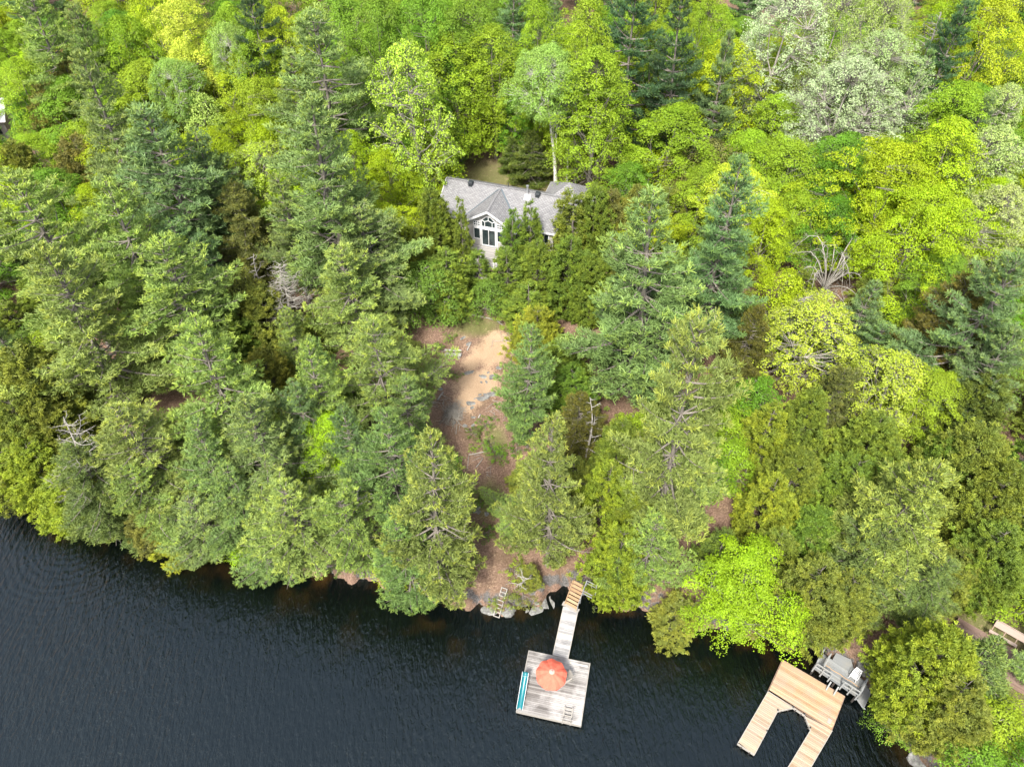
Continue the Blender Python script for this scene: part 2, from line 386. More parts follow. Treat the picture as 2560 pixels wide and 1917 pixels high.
def make_broad(seed, H=16.0, R=4.0, low=0.18, nc=165, cs=0.92, leafn=220, leaf=0.145, wide=0.42, lowr=0.45, amp=0.16, flat=0.42, limbs=9, inner=0.5, twigs=False, trunk_r=0.2, tipout=True, fork=False, lean=(0,0)):
    rg = np.random.default_rng(seed); tb = Tubes(); TP = trunk_path(rg, H*0.86, 0.35, lean=lean)
    tb.add(TP, np.interp(np.linspace(0,1,9),[0,0.06,0.6,1],[1.25,1.0,0.62,0.15])*trunk_r*H/16, 7)
    ph = rg.uniform(0,6.28,3); ga = 2.39996
    n = nc; i = np.arange(n)
    t = np.clip((i+rg.uniform(0,1,n))/n,0,1); t = t**0.88
    az = i*ga+rg.normal(0,0.45,n)
    env = R*envelope(t,wide,lowr)*lobes(az,t,ph,amp)
    rr = np.where(rg.random(n)<0.86, rg.uniform(0.74,1.08,n), rg.uniform(inner*0.6,0.8,n))
    cz = cs*rg.uniform(0.55,1.4,n)
    rad = np.maximum(env*rr-cz*0.35,0.1); z = low*H+(1-low)*H*t-cz*0.3
    cx = np.interp(z,TP[:,2],TP[:,0]); cy = np.interp(z,TP[:,2],TP[:,1])
    C = np.stack([cx+rad*np.cos(az), cy+rad*np.sin(az), z],1)
    # limbs: from trunk towards the crown, and twigs from limbs to every clump
    LP=[]
    for k in range(limbs):
        a = k*ga+rg.uniform(0,0.6); tz = rg.uniform(0.25,0.8) if not fork else rg.uniform(0.35,0.7)
        p0 = path_at(TP, H*0.86*tz*rg.uniform(0.75,1.0)); tt = min(0.96,max(0.1,(p0[2]/H-low)/(1-low)+rg.uniform(0.15,0.45)))
        e = R*float(envelope(np.array(tt),wide,lowr))*rg.uniform(0.6,0.85)
        p1 = np.array([math.cos(a)*e, math.sin(a)*e, low*H+(1-low)*H*tt]); mid = (p0+p1)/2+np.array([math.cos(a)*e*0.12,math.sin(a)*e*0.12,-0.35])+rg.normal(0,0.2,3)
        s = np.linspace(0,1,7)[:,None]; P = (1-s)**2*p0+2*s*(1-s)*mid+s*s*p1+rg.normal(0,0.06,(7,3)); P[0]=p0
        tb.add(P, np.linspace(0.42,0.10,7)*trunk_r*H/16, 5); LP.append(P)
    allp = np.concatenate(LP+[TP[3:]])
    for k in range(n):
        d = np.linalg.norm(allp-C[k],axis=1)+np.where(allp[:,2]>C[k,2]+0.3,3,0); q = allp[int(np.argmin(d))]
        tb.add([q,(q+C[k])/2+rg.normal(0,0.12,3),C[k]],[0.03,0.022,0.010],3)
        if twigs:
            for w in range(4):
                e = C[k]+unit(rg.normal(0,1,3)+[0,0,.5]+unit(C[k]-[0,0,H*.5])*.8)*cz[k]*rg.uniform(.7,1.1); tb.add([C[k],e],[0.014,0.006],3)
    # leaves over each clump: a lumpy shallow dome tilted outwards
    m = n*leafn; ci = np.repeat(np.arange(n),leafn)
    v = unit(rg.normal(0,1,(m,3))+[0,0,0.55]); v[:,2] = np.where(v[:,2]<-0.25,-v[:,2],v[:,2])
    rj = rg.uniform(0.55,1.06,m)**0.6
    outd = unit(np.stack([C[:,0],C[:,1],np.full(n,0.6)*np.hypot(C[:,0],C[:,1])+0.4],1))[ci]
    lump = 1+0.22*np.sin(v[:,0]*7+ci)*np.sin(v[:,1]*7+ci*1.7)
    P = v*(cz[ci]*rj*lump)[:,None]*np.array([1,1,flat])
    ca, sa = np.cos(az)[ci], np.sin(az)[ci]; pr = P[:,0]*ca+P[:,1]*sa; pt = -P[:,0]*sa+P[:,1]*ca
    pr = pr*1.18; pt = pt*0.85; P[:,0] = pr*ca-pt*sa; P[:,1] = pr*sa+pt*ca; P[:,2] -= np.clip(pr,0,9)*0.28
    P = P+C[ci]
    # drape: outer edge sinks
    P[:,2] -= 0.18*(np.abs(v[:,0])**2+np.abs(v[:,1])**2)*cz[ci]
    P += outd*(cz[ci]*0.15)[:,None]
    nn = unit(v*np.array([1,1,1.4])+outd*0.4+[0,0,0.25])
    ct = rg.uniform(0.15,0.85,n); tint = np.clip(ct[ci]+rg.normal(0,0.2,m),0,1)
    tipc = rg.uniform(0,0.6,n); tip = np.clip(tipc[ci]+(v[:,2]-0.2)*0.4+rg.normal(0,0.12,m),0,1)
    return tb.mesh('trunk'), leaf_mesh('crown',[cards(rg,P,nn,leaf,tint,tip)])

def make_dead(seed, H=9.0, R=2.6, n=34, curve=0.5, low=0.2, lean=(0,0)):
    rg = np.random.default_rng(seed); tb = Tubes(); TP = trunk_path(rg,H,0.45,12,lean)
    tb.add(TP, np.linspace(0.16,0.03,12)*H/9, 7)
    for k in range(n):
        t = low+(1-low)*(k+rg.random())/n; p0 = path_at(TP,H*t); az = k*2.4+rg.normal(0,.4)
        l = R*(1-t)**0.5*rg.uniform(0.45,1.15)+0.3; s = np.linspace(0,1,6)
        el = rg.normal(0.15,0.25)
        P = np.stack([p0[0]+l*s*np.cos(az+curve*s), p0[1]+l*s*np.sin(az+curve*s), p0[2]+l*(s*el+0.3*s**2.2*rg.uniform(-.4,1))],1)
        tb.add(P,np.linspace(0.045,0.012,6),4)
        for q in range(int(4+l*3)):
            i = rg.integers(1,6); a2 = az+rg.choice([-1,1])*rg.uniform(0.5,1.1)+curve*i/6; l2 = l*rg.uniform(0.15,0.4)
            e = P[i]+np.array([math.cos(a2)*l2,math.sin(a2)*l2,rg.normal(0.1,0.2)*l2]); mid=(P[i]+e)/2+rg.normal(0,.04,3)
            tb.add([P[i],mid,e],[0.018,0.013,0.006],3)
            if l2>0.4:
                for w in range(2):
                    e2 = mid+np.array([math.cos(a2+rg.normal(0,.8))*l2*.5,math.sin(a2+rg.normal(0,.8))*l2*.5,rg.normal(0,.15)*l2]); tb.add([mid,e2],[0.01,0.005],3)
    return tb.mesh('trunk')

PROTO = {}
def proto(key, i): 
    return PROTO[key][i % len(PROTO[key])]
H0 = {'broadL':(14,6.3),'cedarL':(9,3.3),'hemlockL':(13,4.8),'pine':(18,4.2),'cedar':(10,1.9),'broad':(16,4.0),'sparse':(14,3.6),'aspen':(18,4.6),'birch':(16,3.2),'hemlock':(12,2.8),'tall':(18,3.4),'small':(6,2.2),'fir':(9,2.4),'shrub':(1.6,1.2)}
PROTO['pine'] = [make_pine(11,top=0.75), make_pine(12,ragged=0.5,top=0.6), make_pine(13,ragged=0.38,bare=0.12,top=0.7), make_pine(14,ragged=0.55,bare=0.3,top=0.5,dead=0.25), make_pine(15,ragged=0.3,top=0.85,bare=0.10), make_pine(16,ragged=0.6,bare=0.2,top=0.5,dead=0.2), make_pine(17,ragged=0.42,bare=0.15,top=0.68), make_pine(18,H=21,R=4.4,ragged=0.4,bare=0.15,top=0.8)]
PROTO['hemlock'] = [make_pine(21,12,2.8,0.08,0.9,0.3,0.85,0.5,True,0.1), make_pine(22,12,2.8,0.08,0.9,0.4,0.7,0.5,True,0.1), make_pine(23,12,2.8,0.05,0.9,0.35,1.0,0.4,True,0.15)]
PROTO['fir'] = [make_pine(31,9,2.4,0.03,1.0,0.12,1.0,0.25,True)]
PROTO['cedar'] = [make_cedar(41), make_cedar(42,pw=0.6,amp=0.16), make_cedar(43,pw=0.9,ncl=300), make_cedar(44,pw=0.55,amp=0.2,ncl=360), make_cedar(45,pw=0.7,amp=0.18,low=0.15,ncl=270)]
PROTO['cedarL'] = [make_cedar(46,9.0,3.3,820,pw=0.5,amp=0.2,per=7), make_cedar(47,9.0,3.3,900,pw=0.6,amp=0.16,per=7)]
PROTO['hemlockL'] = [make_pine(24,13,4.8,0.06,0.9,0.4,0.6,0.45,True,0.15), make_pine(25,13,4.8,0.06,0.9,0.35,0.7,0.45,True,0.1)]
PROTO['broad'] = [make_broad(51,amp=0.22), make_broad(52,amp=0.28), make_broad(53,wide=0.35,amp=0.24), make_broad(54,wide=0.5,cs=1.0,nc=165,amp=0.28), make_broad(55,wide=0.3,lowr=0.3,amp=0.25,cs=0.82,nc=215,leafn=150)]
PROTO['broadL'] = [make_broad(56,14,6.3,0.12,280,1.05,220,0.15,0.42,0.4,0.26,0.36,14,0.5,trunk_r=0.25), make_broad(57,14,6.3,0.12,300,1.0,215,0.15,0.38,0.35,0.3,0.36,14,0.5,trunk_r=0.25)]
PROTO['tall'] = [make_broad(61,18,3.4,0.12,200,0.80,165,0.145,0.35,0.35,0.14), make_broad(62,18,3.4,0.15,185,0.85,165,0.145,0.45,0.4,0.2)]
PROTO['sparse'] = [make_broad(71,14,3.6,0.22,460,0.44,44,0.15,0.4,0.5,0.15,0.8,11,0.3,True), make_broad(72,14,3.6,0.2,500,0.42,42,0.15,0.45,0.45,0.18,0.8,12,0.3,True)]
PROTO['aspen'] = [make_broad(81,18,4.6,0.25,640,0.48,38,0.14,0.5,0.6,0.16,0.8,12,0.4,True,0.2,fork=True), make_broad(82,18,4.6,0.2,700,0.5,38,0.14,0.45,0.5,0.2,0.8,12,0.4,True,0.2,fork=True)]
PROTO['birch'] = [make_broad(91,16,3.2,0.56,400,0.45,95,0.12,0.5,0.6,0.16,0.9,9,0.4,False,0.20), make_broad(92,16,3.2,0.42,430,0.45,95,0.12,0.45,0.55,0.2,0.9,9,0.4,False,0.17,lean=(0.6,0))]
PROTO['small'] = [make_broad(101,6,2.2,0.05,100,0.6,100,0.13,0.4,0.4,0.2,trunk_r=0.25), make_broad(102,6,2.2,0.05,85,0.62,95,0.13,0.45,0.4,0.22,trunk_r=0.25)]
PROTO['shrub'] = [make_broad(111,1.6,1.2,0.0,34,0.32,46,0.11,0.4,0.3,0.2,trunk_r=0.5,limbs=4), make_broad(112,1.6,1.2,0.0,26,0.34,40,0.11,0.5,0.3,0.25,trunk_r=0.5,limbs=4)]
MATS = {'broadL':('bark','broad_leaf'),'cedarL':('bark','cedar_leaf'),'hemlockL':('bark','cedar_leaf'),'pine':('bark','pine_leaf'),'hemlock':('bark','cedar_leaf'),'fir':('bark','cedar_leaf'),'cedar':('bark','cedar_leaf'),'broad':('bark','broad_leaf'),'tall':('bark','broad_leaf'),
        'sparse':('bark_pale','broad_leaf'),'aspen':('bark_pale','pale_leaf'),'birch':('birch','broad_leaf'),'small':('bark','broad_leaf'),'shrub':('bark','broad_leaf')}
KIND = {'pine':('pine_tree','pine'),'hemlock':('hemlock_tree','hemlock'),'fir':('fir_tree','fir'),'cedar':('cedar_tree','cedar'),'broad':('maple_tree','maple'),'tall':('maple_tree','maple'),
        'sparse':('young_leaf_tree','tree'),'aspen':('aspen_tree','aspen'),'birch':('birch_tree','birch'),'small':('sapling','sapling'),'shrub':('shrub','shrub')}
GROUPS = {'pine':'white pines on the slope','hemlock':'hemlocks in the wood','fir':'firs','cedar':'cedars along the slope and shore','broad':'maples in the wood','tall':'maples in the wood','sparse':'trees just coming into leaf','aspen':'pale aspens on the hill','birch':'birches','small':'saplings','shrub':'low shrubs'}

C_ = {  # leaf colours of each kind as they are in spring
 'pine':(0.185,0.275,0.090),'pineY':(0.27,0.38,0.07),'pineB':(0.15,0.245,0.096),'pineD':(0.07,0.13,0.06),'pineO':(0.225,0.305,0.082),
 'ced':(0.145,0.21,0.035),'cedY':(0.20,0.26,0.032),'cedG':(0.12,0.20,0.032),'cedO':(0.165,0.205,0.042),'cedD':(0.10,0.15,0.03),
 'brn':(0.155,0.17,0.05),'brnD':(0.12,0.125,0.03),'pink':(0.46,0.32,0.12),'hemY':(0.24,0.30,0.07),'hemG':(0.15,0.22,0.065),
 'map':(0.215,0.33,0.022),'mapY':(0.32,0.41,0.02),'mapG':(0.155,0.285,0.028),'mapD':(0.11,0.23,0.02),'mapB':(0.275,0.385,0.014),'gold':(0.47,0.52,0.07),
 'brt':(0.235,0.36,0.014),'spY':(0.32,0.43,0.05),'spG':(0.32,0.40,0.14),'bir':(0.22,0.35,0.08),'birY':(0.36,0.45,0.035),'asp':(0.34,0.45,0.17),'aspW':(0.39,0.50,0.25),'aspG':(0.30,0.41,0.10),
}
TREES = []
def put(kind, x, y, h, r, colour, label, seed=None, rz=None, lean=None, group=None, z=None):
    i = len(TREES) if seed is None else seed
    pk = kind+'L' if kind in ('cedar','hemlock') and r > 2.75 else kind
    if kind == 'broad' and r > 4.7: pk = 'broadL'
    tm, cm = proto(pk, i); bh, br = H0[pk]
    rg = random.Random(1000+len(TREES)); gz = float(ground_z(x,y))-0.1 if z is None else z
    nm, cat = KIND[kind]
    e = empty(nm, (x,y,gz), rg.uniform(0,6.28) if rz is None else rz)
    e.scale = (r/br, r/br, (h+0.1)/bh)
    if lean: e.rotation_euler = (lean[0], lean[1], e.rotation_euler[2])
    bm, lm = MATS[kind]
    t = link('trunk', tm, M[bm], e)
    c = link('crown', cm, M[lm], e)
    col = C_[colour] if isinstance(colour,str) else colour; j = rg.uniform(0.92,1.08); q = rg.uniform(0.955,1.045)
    c.color = (col[0]*j*q, col[1]*j/q, col[2]*j, 1)
    tag(e, label, cat, group or GROUPS[kind])
    TREES.append((e, x, y, h, r)); return e

def place(kind, ax, ay, w, h, colour, label, **kw):
    """crown top seen at photo pixel (ax, ay), crown w pixels wide there, tree h metres tall"""
    p, k = on_ground(ax, ay, h)
    r = 0.5*w*(k)/FPX
    return put(kind, p[0], p[1], h, r, colour, label, **kw)

def place_base(kind, bx, by, w, h, colour, label, **kw):
    p, k = on_ground(bx, by, 0.0)
    return put(kind, p[0], p[1], h, 0.5*w*k/FPX, colour, label, **kw)
# ------------------------------------------------------------------ the trees of the photograph
# kind, crown-top x, y (photo pixels), crown width, height m, colour, label
T_ = [
# ---- upper left
('pine',70,-15,230,19,'pineO','yellowish green pine in the top left corner of the wood'),
('pine',175,15,150,20,'pine','grey-green pine behind the orange-tinged tree near the top left'),
('small',140,120,90,10,'pink','small tree with orange-pink young leaves at upper left'),
('cedar',165,160,150,12,'brn','brownish cedar right under the orange-pink tree at upper left'),
('cedar',105,205,120,11,'brn','brownish cedar left of its twin under the orange-pink tree'),
('broad',25,150,140,13,'map','green maple cut by the left edge above the white-roofed house'),
('broad',45,235,110,9,'mapG','small green maple touching the white-roofed house'),
('broad',150,195,190,12,'mapG','round deep green maple right beside the white-roofed house'),
('broad',60,338,140,8,'map','low rounded maple in front of the white-roofed house'),
('broad',245,215,130,13,'map','maple half hidden behind the grey-green pines at upper left'),
('broad',380,-30,200,18,'mapY','tall yellow-green maple at the top edge, fourth crown from the left corner'),
('broad',440,0,170,18,'gold','golden yellow maple at the top left of the wood'),
('broad',290,45,210,17,'map','broad green maple left of the golden maple'),
('broad',270,120,170,14,'mapG','darker maple below the broad green maple left of the golden one'),
('broad',455,95,150,15,'gold','second golden maple, lower front crown of the golden group'),
('broad',350,150,200,15,'map','spreading green maple in front of the golden maples'),
('birch',420,150,130,15,'bir','soft grey-green birch in front of the golden maples'),
('broad',565,5,150,18,'map','bright green maple right of the golden maple near the top edge'),
('birch',560,60,110,17,'bir','pale birch standing before a bright maple near the top edge'),
('pine',610,-40,150,21,'pineD','very dark pine at the top edge above the yellow maples'),
('broad',690,15,140,18,'mapY','yellowish maple left of the big upper pine'),
('broad',640,75,150,16,'map','green maple tucked left of the big upper pine'),
('broad',588,140,140,14,'mapY','yellow layered maple midway along the upper left wood'),
('broad',640,200,220,14,'map','broad bright maple below the yellow layered maple'),
('small',500,235,110,12,'aspG','light silvery-tipped sapling left of the broad bright maple'),
('sparse',645,365,200,11,'spY','open yellow-flecked tree between the left pines and the central pine'),
('broad',640,300,180,10,'mapB','bright maple wedged behind the yellow-flecked open tree'),
('pine',775,40,290,22,'pine','big grey-green pine at upper centre left with bare dead tips'),
('pine',730,120,180,18,'pine','pine partner leaning in beside the big upper pine'),
('broad',845,-25,170,18,'mapG','maple at the top edge right of the big upper pine'),
('pine',355,265,330,20,'pineB','widest blue-green pine of the left group, showing pale bare limbs'),
('pine',225,215,220,19,'pine','grey-green pine right of the round deep green maple'),
('pine',480,330,200,16,'pineB','shaded blue-green pine right behind the widest left pine'),
('pine',430,560,200,13,'pineB','layered lower pine under the widest left pine'),
('pine',250,455,270,19,'pineO','olive-tipped pine in front of the widest left pine'),
('pine',50,440,320,20,'pineO','broad olive-tipped pine on the left edge'),
('cedar',180,350,150,10,'brn','brown-green cedar above the left-edge pine'),
('cedar',25,360,120,10,'cedO','olive cedar at the left edge below the low rounded maple'),
('pine',385,600,340,18,'pineO','large layered pine with yellow plates left of the dead grey trees'),
('pine',135,690,320,17,'pineO','sprawling olive pine low on the left, flat yellow plates'),
('hemlock',580,470,170,12,'brn','brown thin hemlock between the left pines and the yellow-flecked tree'),
('hemlock',620,530,120,9,'brnD','darker brown hemlock behind the dead grey snags'),
('small',570,690,150,8,'cedO','olive bushy tree beneath the dead grey snags'),
('cedar',640,720,150,9,'cedO','olive cedar right of the dead grey snags'),
('cedar',560,790,150,8,'cedG','green cedar in the gap below the dead grey snags'),
('cedar',650,880,140,8,'cedO','olive cedar between the two mid-left pines'),
('pine',490,815,280,17,'pineO','large pine left of centre above the shore pines, pale yellow-green'),
('pine',800,345,330,20,'pine','tallest central pine, left of the cottage'),
('pine',690,430,170,16,'pine','slim pine on the left flank of the tallest central pine'),
('pine',903,520,225,14,'pine','full pine between the tallest central pine and the clearing'),
('pine',860,620,250,14,'pineO','yellowish pine in front of the tallest central pine'),
('pine',922,815,240,14.5,'pineO','dense pine on the left side of the clearing by the sticks'),
('pine',755,860,190,15,'pineO','small yellow-tipped pine with a rusty dead tuft'),
('pine',740,960,150,12,'pineB','blue-green young pine below the rusty-tufted pine'),
# ---- round the cottage
('sparse',1015,108,205,20,'spY','tall yellow-green tree with open crown left of the cottage, trunk showing'),
('broad',960,370,140,10,'mapB','bright low maple behind the tall open yellow-green tree'),
('broad',1010,430,130,7,'map','small maple at the foot of the tall open yellow-green tree'),
('broad',870,330,110,12,'mapB','narrow bright maple left of the tall open yellow-green tree'),
('broad',935,-5,230,19,'mapG','big rounded green maple at top centre left'),
('broad',1050,-30,220,20,'mapG','green maple cut by the top edge above the tall open yellow-green tree'),
('tall',1135,85,220,15.6,'map','tall dense maple right behind the cottage lawn'),
('broad',1160,-15,180,19,'mapG','maple behind the tall dense lawn-side maple'),
('tall',1235,65,160,16.2,'map','tall dense maple left of the white-trunked birches'),
('small',1085,335,110,5,'mapD','low shaded maple at the left rear of the cottage lawn'),
('small',1080,380,100,8,'mapB','small bright maple against the left end of the cottage'),
('fir',1325,332,115,6.4,'cedD','dark green conical cedar behind the cottage roof'),
('fir',1278,345,70,4.6,'cedD','smaller dark conifer left of the conical cedar behind the cottage'),
('tall',1290,215,100,9.5,'mapD','shaded young maple behind the dark conifers of the lawn'),
('tall',1500,115,195,18.5,'map','tall full maple right of the birches'),
('broad',1470,-15,170,22,'map','pale-topped maple at the top edge above the birches'),
('pine',1285,-45,130,15,'pineB','blue pine at the top edge left of the pale-topped maple'),
('pine',1390,25,100,13,'pineB','small blue pine crown peeking out above the birches'),
('broad',1345,-20,110,20,'map','narrow green maple top at the top edge above the birches'),
('tall',1645,60,140,17,'map','narrow green maple in front of the dark top pines'),
('tall',1735,80,90,15,'mapB','slim pointed yellow-green maple beside the narrow green maple'),
('pine',1600,-60,210,23,'pineD','dark blue pine at the top edge, left of the pair'),
('pine',1720,-30,190,22,'pineD','dark blue pine at the top edge, right of the pair'),
('broad',1690,262,210,13,'map','round bright maple right of the tall full maple'),
('small',1620,380,120,7,'mapB','small bright maple below the round bright maple'),
('tall',1835,95,190,16,'mapB','tall bright maple left of the forked silvery aspen'),
('pine',1830,75,110,18,'pineB','blue-green pine showing behind the tall bright maple'),
('broad',1790,-30,120,20,'map','green maple in the gap left of the silvery aspen at the top edge'),
('aspen',1985,-35,250,21,'aspW','silvery white aspen with a forked bare trunk at the top edge'),
('broad',1955,120,160,12,'map','green maple under the forked silvery aspen'),
('broad',1950,235,170,12,'map','leafy maple in front of the forked trunk of the silvery aspen'),
('broad',2050,150,120,12,'mapB','bright maple between the two silvery aspens'),
('aspen',2130,-50,190,21,'aspG','mid-green aspen right of the silvery aspen at the top edge'),
('aspen',2250,-40,190,21,'aspG','mid-green aspen left of the bare grey tree at the top edge'),
('aspen',2240,85,240,18,'asp','pale green aspen behind the whitest rounded aspen'),
('aspen',2150,145,270,17,'aspW','whitest rounded aspen in the upper right'),
('aspen',2030,300,150,10,'aspW','low silvery aspen spreading left below the whitest aspen'),
('pine',2420,15,150,19,'pineD','dark blue-green pine left of the yellow maple in the upper right corner'),
('pine',2330,120,120,15,'pineB','small blue-green pine between the pale aspens and the yellow maple'),
('broad',2515,-15,250,18,'mapY','glowing yellow maple in the upper right corner'),
('broad',2420,-45,150,19,'map','green maple behind the dark pine near the upper right corner'),
('broad',2410,205,190,14,'map','green maple below the dark blue-green pine at upper right'),
('sparse',2530,215,130,13,'spG','grey-green open tree under the yellow corner maple'),
('pine',2470,240,100,13,'pineB','thin blue pine among leafy trees at the right'),
('tall',2410,300,200,16,'mapB','tall column of bright yellow-green maple at right'),
('broad',2265,368,330,14,'mapB','largest bright yellow-green maple of the right side'),
('broad',2345,470,300,13,'mapB','lower right half of the bright maple mass with dark limbs showing'),
('broad',2130,345,200,12,'mapD','darker green maple left of the largest bright maple'),
('cedar',2310,345,90,12,'brn','small brown-tipped cedar behind the largest bright maple'),
('broad',1985,350,190,12,'map','mid-green maple left of the darker green maple at right'),
('broad',1890,330,170,11,'map','leafy maple above the drab olive tree'),
('small',1785,362,150,10,'brn','drab brown-olive tree right of the round bright maple'),
('small',1730,440,110,8,'brn','drab olive cedar-like tree below the round bright maple'),
('birch',1865,405,170,12,'birY','yellow-green birch with thin white stems behind the right pines'),
('tall',1935,500,130,11,'mapB','narrow bright yellow tree right of the blue-green pine'),
('broad',2010,470,150,10,'map','green maple above the tangle of dead branches'),
('sparse',2500,320,200,14,'spG','pale speckled open tree on the right edge'),
('sparse',2530,470,170,12,'spG','second speckled open tree on the right edge, lower'),
('broad',2390,640,170,9,'mapG','cool green leafy tree hanging under the bright maple mass'),
('small',2310,805,110,6,'map','small bright sapling alone among dark hemlocks'),
('small',1975,690,120,8,'mapB','bright sapling below the tangle of dead branches'),
('small',2010,760,130,7,'map','green sapling left of the yellow speckled tree'),
('pine',2185,700,150,12,'pineB','small blue-green pine under the tangle of dead branches'),
('pine',2215,815,120,9,'pineB','blue-green young pine right of the yellow speckled tree'),
('hemlock',2420,700,210,12,'brnD','dark brown hemlock at right below the speckled trees'),
('hemlock',2350,800,200,9,'brnD','dark brown hemlock left of the right-edge pine'),
('hemlock',2450,850,190,8,'brnD','lowest dark brown hemlock beside the right-edge pine'),
('pine',2540,640,250,17,'pineB','blue-green pine on the right edge at mid height'),
('pine',2545,820,180,13,'pineB','lower blue-green pine on the right edge'),
('sparse',2060,765,240,11,'spY','yellow speckled round tree with grey limbs at right of centre'),
('sparse',2265,900,220,10,'spY','yellow speckled tree above the right cedars'),
('broad',2350,930,180,9,'map','round green maple right of the speckled tree above the cedars'),
# ---- pines right of the clearing
('pine',1655,485,390,22.5,'pine','huge full pine right of the cottage'),
('pine',1830,480,240,19,'pineB','blue-green pine behind the right shoulder of the huge pine'),
('pine',1590,640,200,14,'pineB','lower left bough mass of pine beside the huge pine'),
('pine',1765,805,318,26,'pineO','great light-green pine reaching down to the shore right of the gangway'),
('pine',1745,1030,250,16,'pineO','ragged middle pine with bare grey limbs above the bright shore tree'),
('pine',1640,1290,170,13,'pineO','drooping pine at the shore left of the bright shore tree'),
('pine',1325,815,158,15,'pine','upright pine on the right edge of the clearing'),
('pine',1392,1045,225,19,'pineO','yellow-tipped pine standing over the shore stairs'),
('pine',1300,955,90,8,'pine','small pine under the right edge of the clearing'),
('cedar',1077,480,120,10,'ced','tall cedar at the left corner of the cottage'),
('cedar',1030,560,110,8,'ced','cedar left of the tall corner cedar'),
('cedar',1150,494,55,10,'ced','slim cedar left of the gable window'),
('cedar',1110,625,105,8,'ced','cedar by the left end of the white deck'),
('cedar',1281,524,62,9,'cedG','thin cedar in front of the right gable eave'),
('cedar',1326,505,72,10,'cedG','pointed cedar before the grey roof'),
('cedar',1438,477,105,10.5,'ced','yellowish cedar at the right corner of the cottage roof'),
('cedar',1492,470,110,10.5,'ced','cedar behind the yellowish corner cedar'),
('cedar',1196,628,62,5.5,'cedG','small cedar below the sliding door of the cottage'),
('cedar',1268,625,95,7.5,'cedG','green cedar hiding the deck right of the sliding door'),
('cedar',1345,610,110,7.5,'ced','cedar hiding the middle of the cottage front'),
('cedar',1430,600,130,9,'cedG','broad cedar before the right end of the cottage'),
('cedar',1475,640,110,8,'ced','cedar beside the huge pine at the cottage corner'),
('small',1080,660,130,6.5,'cedG','leafy green bush-like tree above the left of the clearing'),
('small',1010,690,120,6,'cedG','leafy small tree at the upper left rim of the clearing'),
('small',1225,700,90,4.5,'cedG','small leafy tree over the white fallen pole'),
('cedar',1318,712,100,5.5,'ced','small cedar above the cedar pair at the clearing'),
('cedar',1345,775,120,6.5,'cedY','yellow-tipped cedar at the right rim of the clearing'),
('cedar',1405,850,120,6,'cedG','green cedar in the shade left of the huge pine'),
('cedar',1430,920,120,6,'cedG','low green cedar below the huge pine'),
('hemlock',1455,985,140,8.5,'brnD','dark hemlock between the yellow-tipped pine and the great pine'),
('cedar',1530,480,110,9,'brn','brownish cedar tops behind the huge pine'),
('cedar',1600,470,120,10,'cedO','olive cedar left of the huge pine top'),
('cedar',1680,470,100,9,'cedO','olive cedar right behind the huge pine top'),
('hemlock',1900,770,120,11,'brnD','dark brown hemlock strip right of the great light-green pine'),
# ---- cedars of the right shore
('cedar',1945,1005,110,9,'cedY','slender yellowish cedar, first right of the great light-green pine'),
('cedar',2040,980,150,10,'ced','tall cedar under the yellow speckled round tree'),
('hemlock',2110,930,160,10,'brn','smooth olive hemlock column between the cedars at right'),
('cedar',2205,1050,190,9,'ced','wide cedar below the speckled tree at right'),
('cedar',2150,1150,170,8,'cedG','cedar in the dense right stand, shaded green'),
('cedar',2010,1130,150,8,'ced','cedar in the middle of the dense right stand'),
('cedar',1945,1200,140,8,'cedY','yellow-green cedar left in the dense right stand'),
('cedar',2060,1280,150,7,'cedG','deep green cedar low in the dense right stand'),
('cedar',2250,1180,150,8,'cedG','cedar behind the yellow feathery hemlock'),
('cedar',2470,1075,210,11,'cedO','broad olive cedar near the right edge'),
('cedar',2390,1110,150,9,'cedG','greener cedar left of the broad olive edge cedar'),
('cedar',2540,1170,180,10,'ced','cedar cut by the right edge at mid height'),
('cedar',2520,1330,190,8,'cedG','green cedar on the right edge above the brown deck'),
('cedar',2420,1380,170,6,'cedO','olive cedar directly above the brown deck'),
('cedar',2490,950,160,9,'cedD','dark cedar under the right-edge pines'),
('hemlock',2330,1170,300,14,'hemY','large feathery yellow-green hemlock above the grey landing'),
('hemlock',2230,1330,230,10,'hemG','darker feathery hemlock left of the large yellow-green one'),
('hemlock',2360,1400,190,7,'hemG','shaded low hemlock between the landing and the brown deck'),
('cedar',2060,1420,190,9,'cedO','olive shore cedar right of the bright shore tree'),
('cedar',1960,1330,120,8,'ced','cedar behind the top of the bright shore tree'),
('cedar',2140,1450,150,7,'cedO','olive cedar over the top of the grey landing'),
('broad',1893,1400,250,11,'brt','vivid bright green tree over the water left of the tan dock'),
('cedar',1530,1170,150,9,'cedY','yellow-green cedar up the bank right of the stairs'),
('cedar',1600,1240,130,7,'ced','cedar between the shore pines right of the stairs'),
('cedar',1562,1330,150,9,'cedY','golden-green cedar hanging over the water right of the gangway'),
('cedar',1560,1060,130,8,'ced','cedar above the bank between the two light-green pines'),
('cedar',1706,1500,100,6,'cedO','low olive cedar at the shore left of the bright tree'),
('cedar',2392,1592,215,10,'cedY','round yellow-green cedar at the lower right shore'),
('cedar',2430,1705,190,8,'cedO','olive cedar behind the round lower right cedar'),
('fir',2500,1610,190,7,'hemG','soft green conifer below the brown deck at the right edge'),
('small',2520,1790,150,4,'map','green sapling on the bare ground at the lower right'),
('small',2268,1785,85,3.5,'mapG','green leafy sapling low over the water at the lower right'),
('small',2480,1900,140,4,'mapG','green sapling at the bottom right edge'),
# ---- left shore
('cedar',35,880,220,11,'cedO','olive cedar on the left edge below the sprawling pine'),
('cedar',20,1000,170,10,'cedO','olive cedar on the left edge, second one down'),
('cedar',90,1010,170,9,'cedO','olive cedar behind the dead-topped shore tree'),
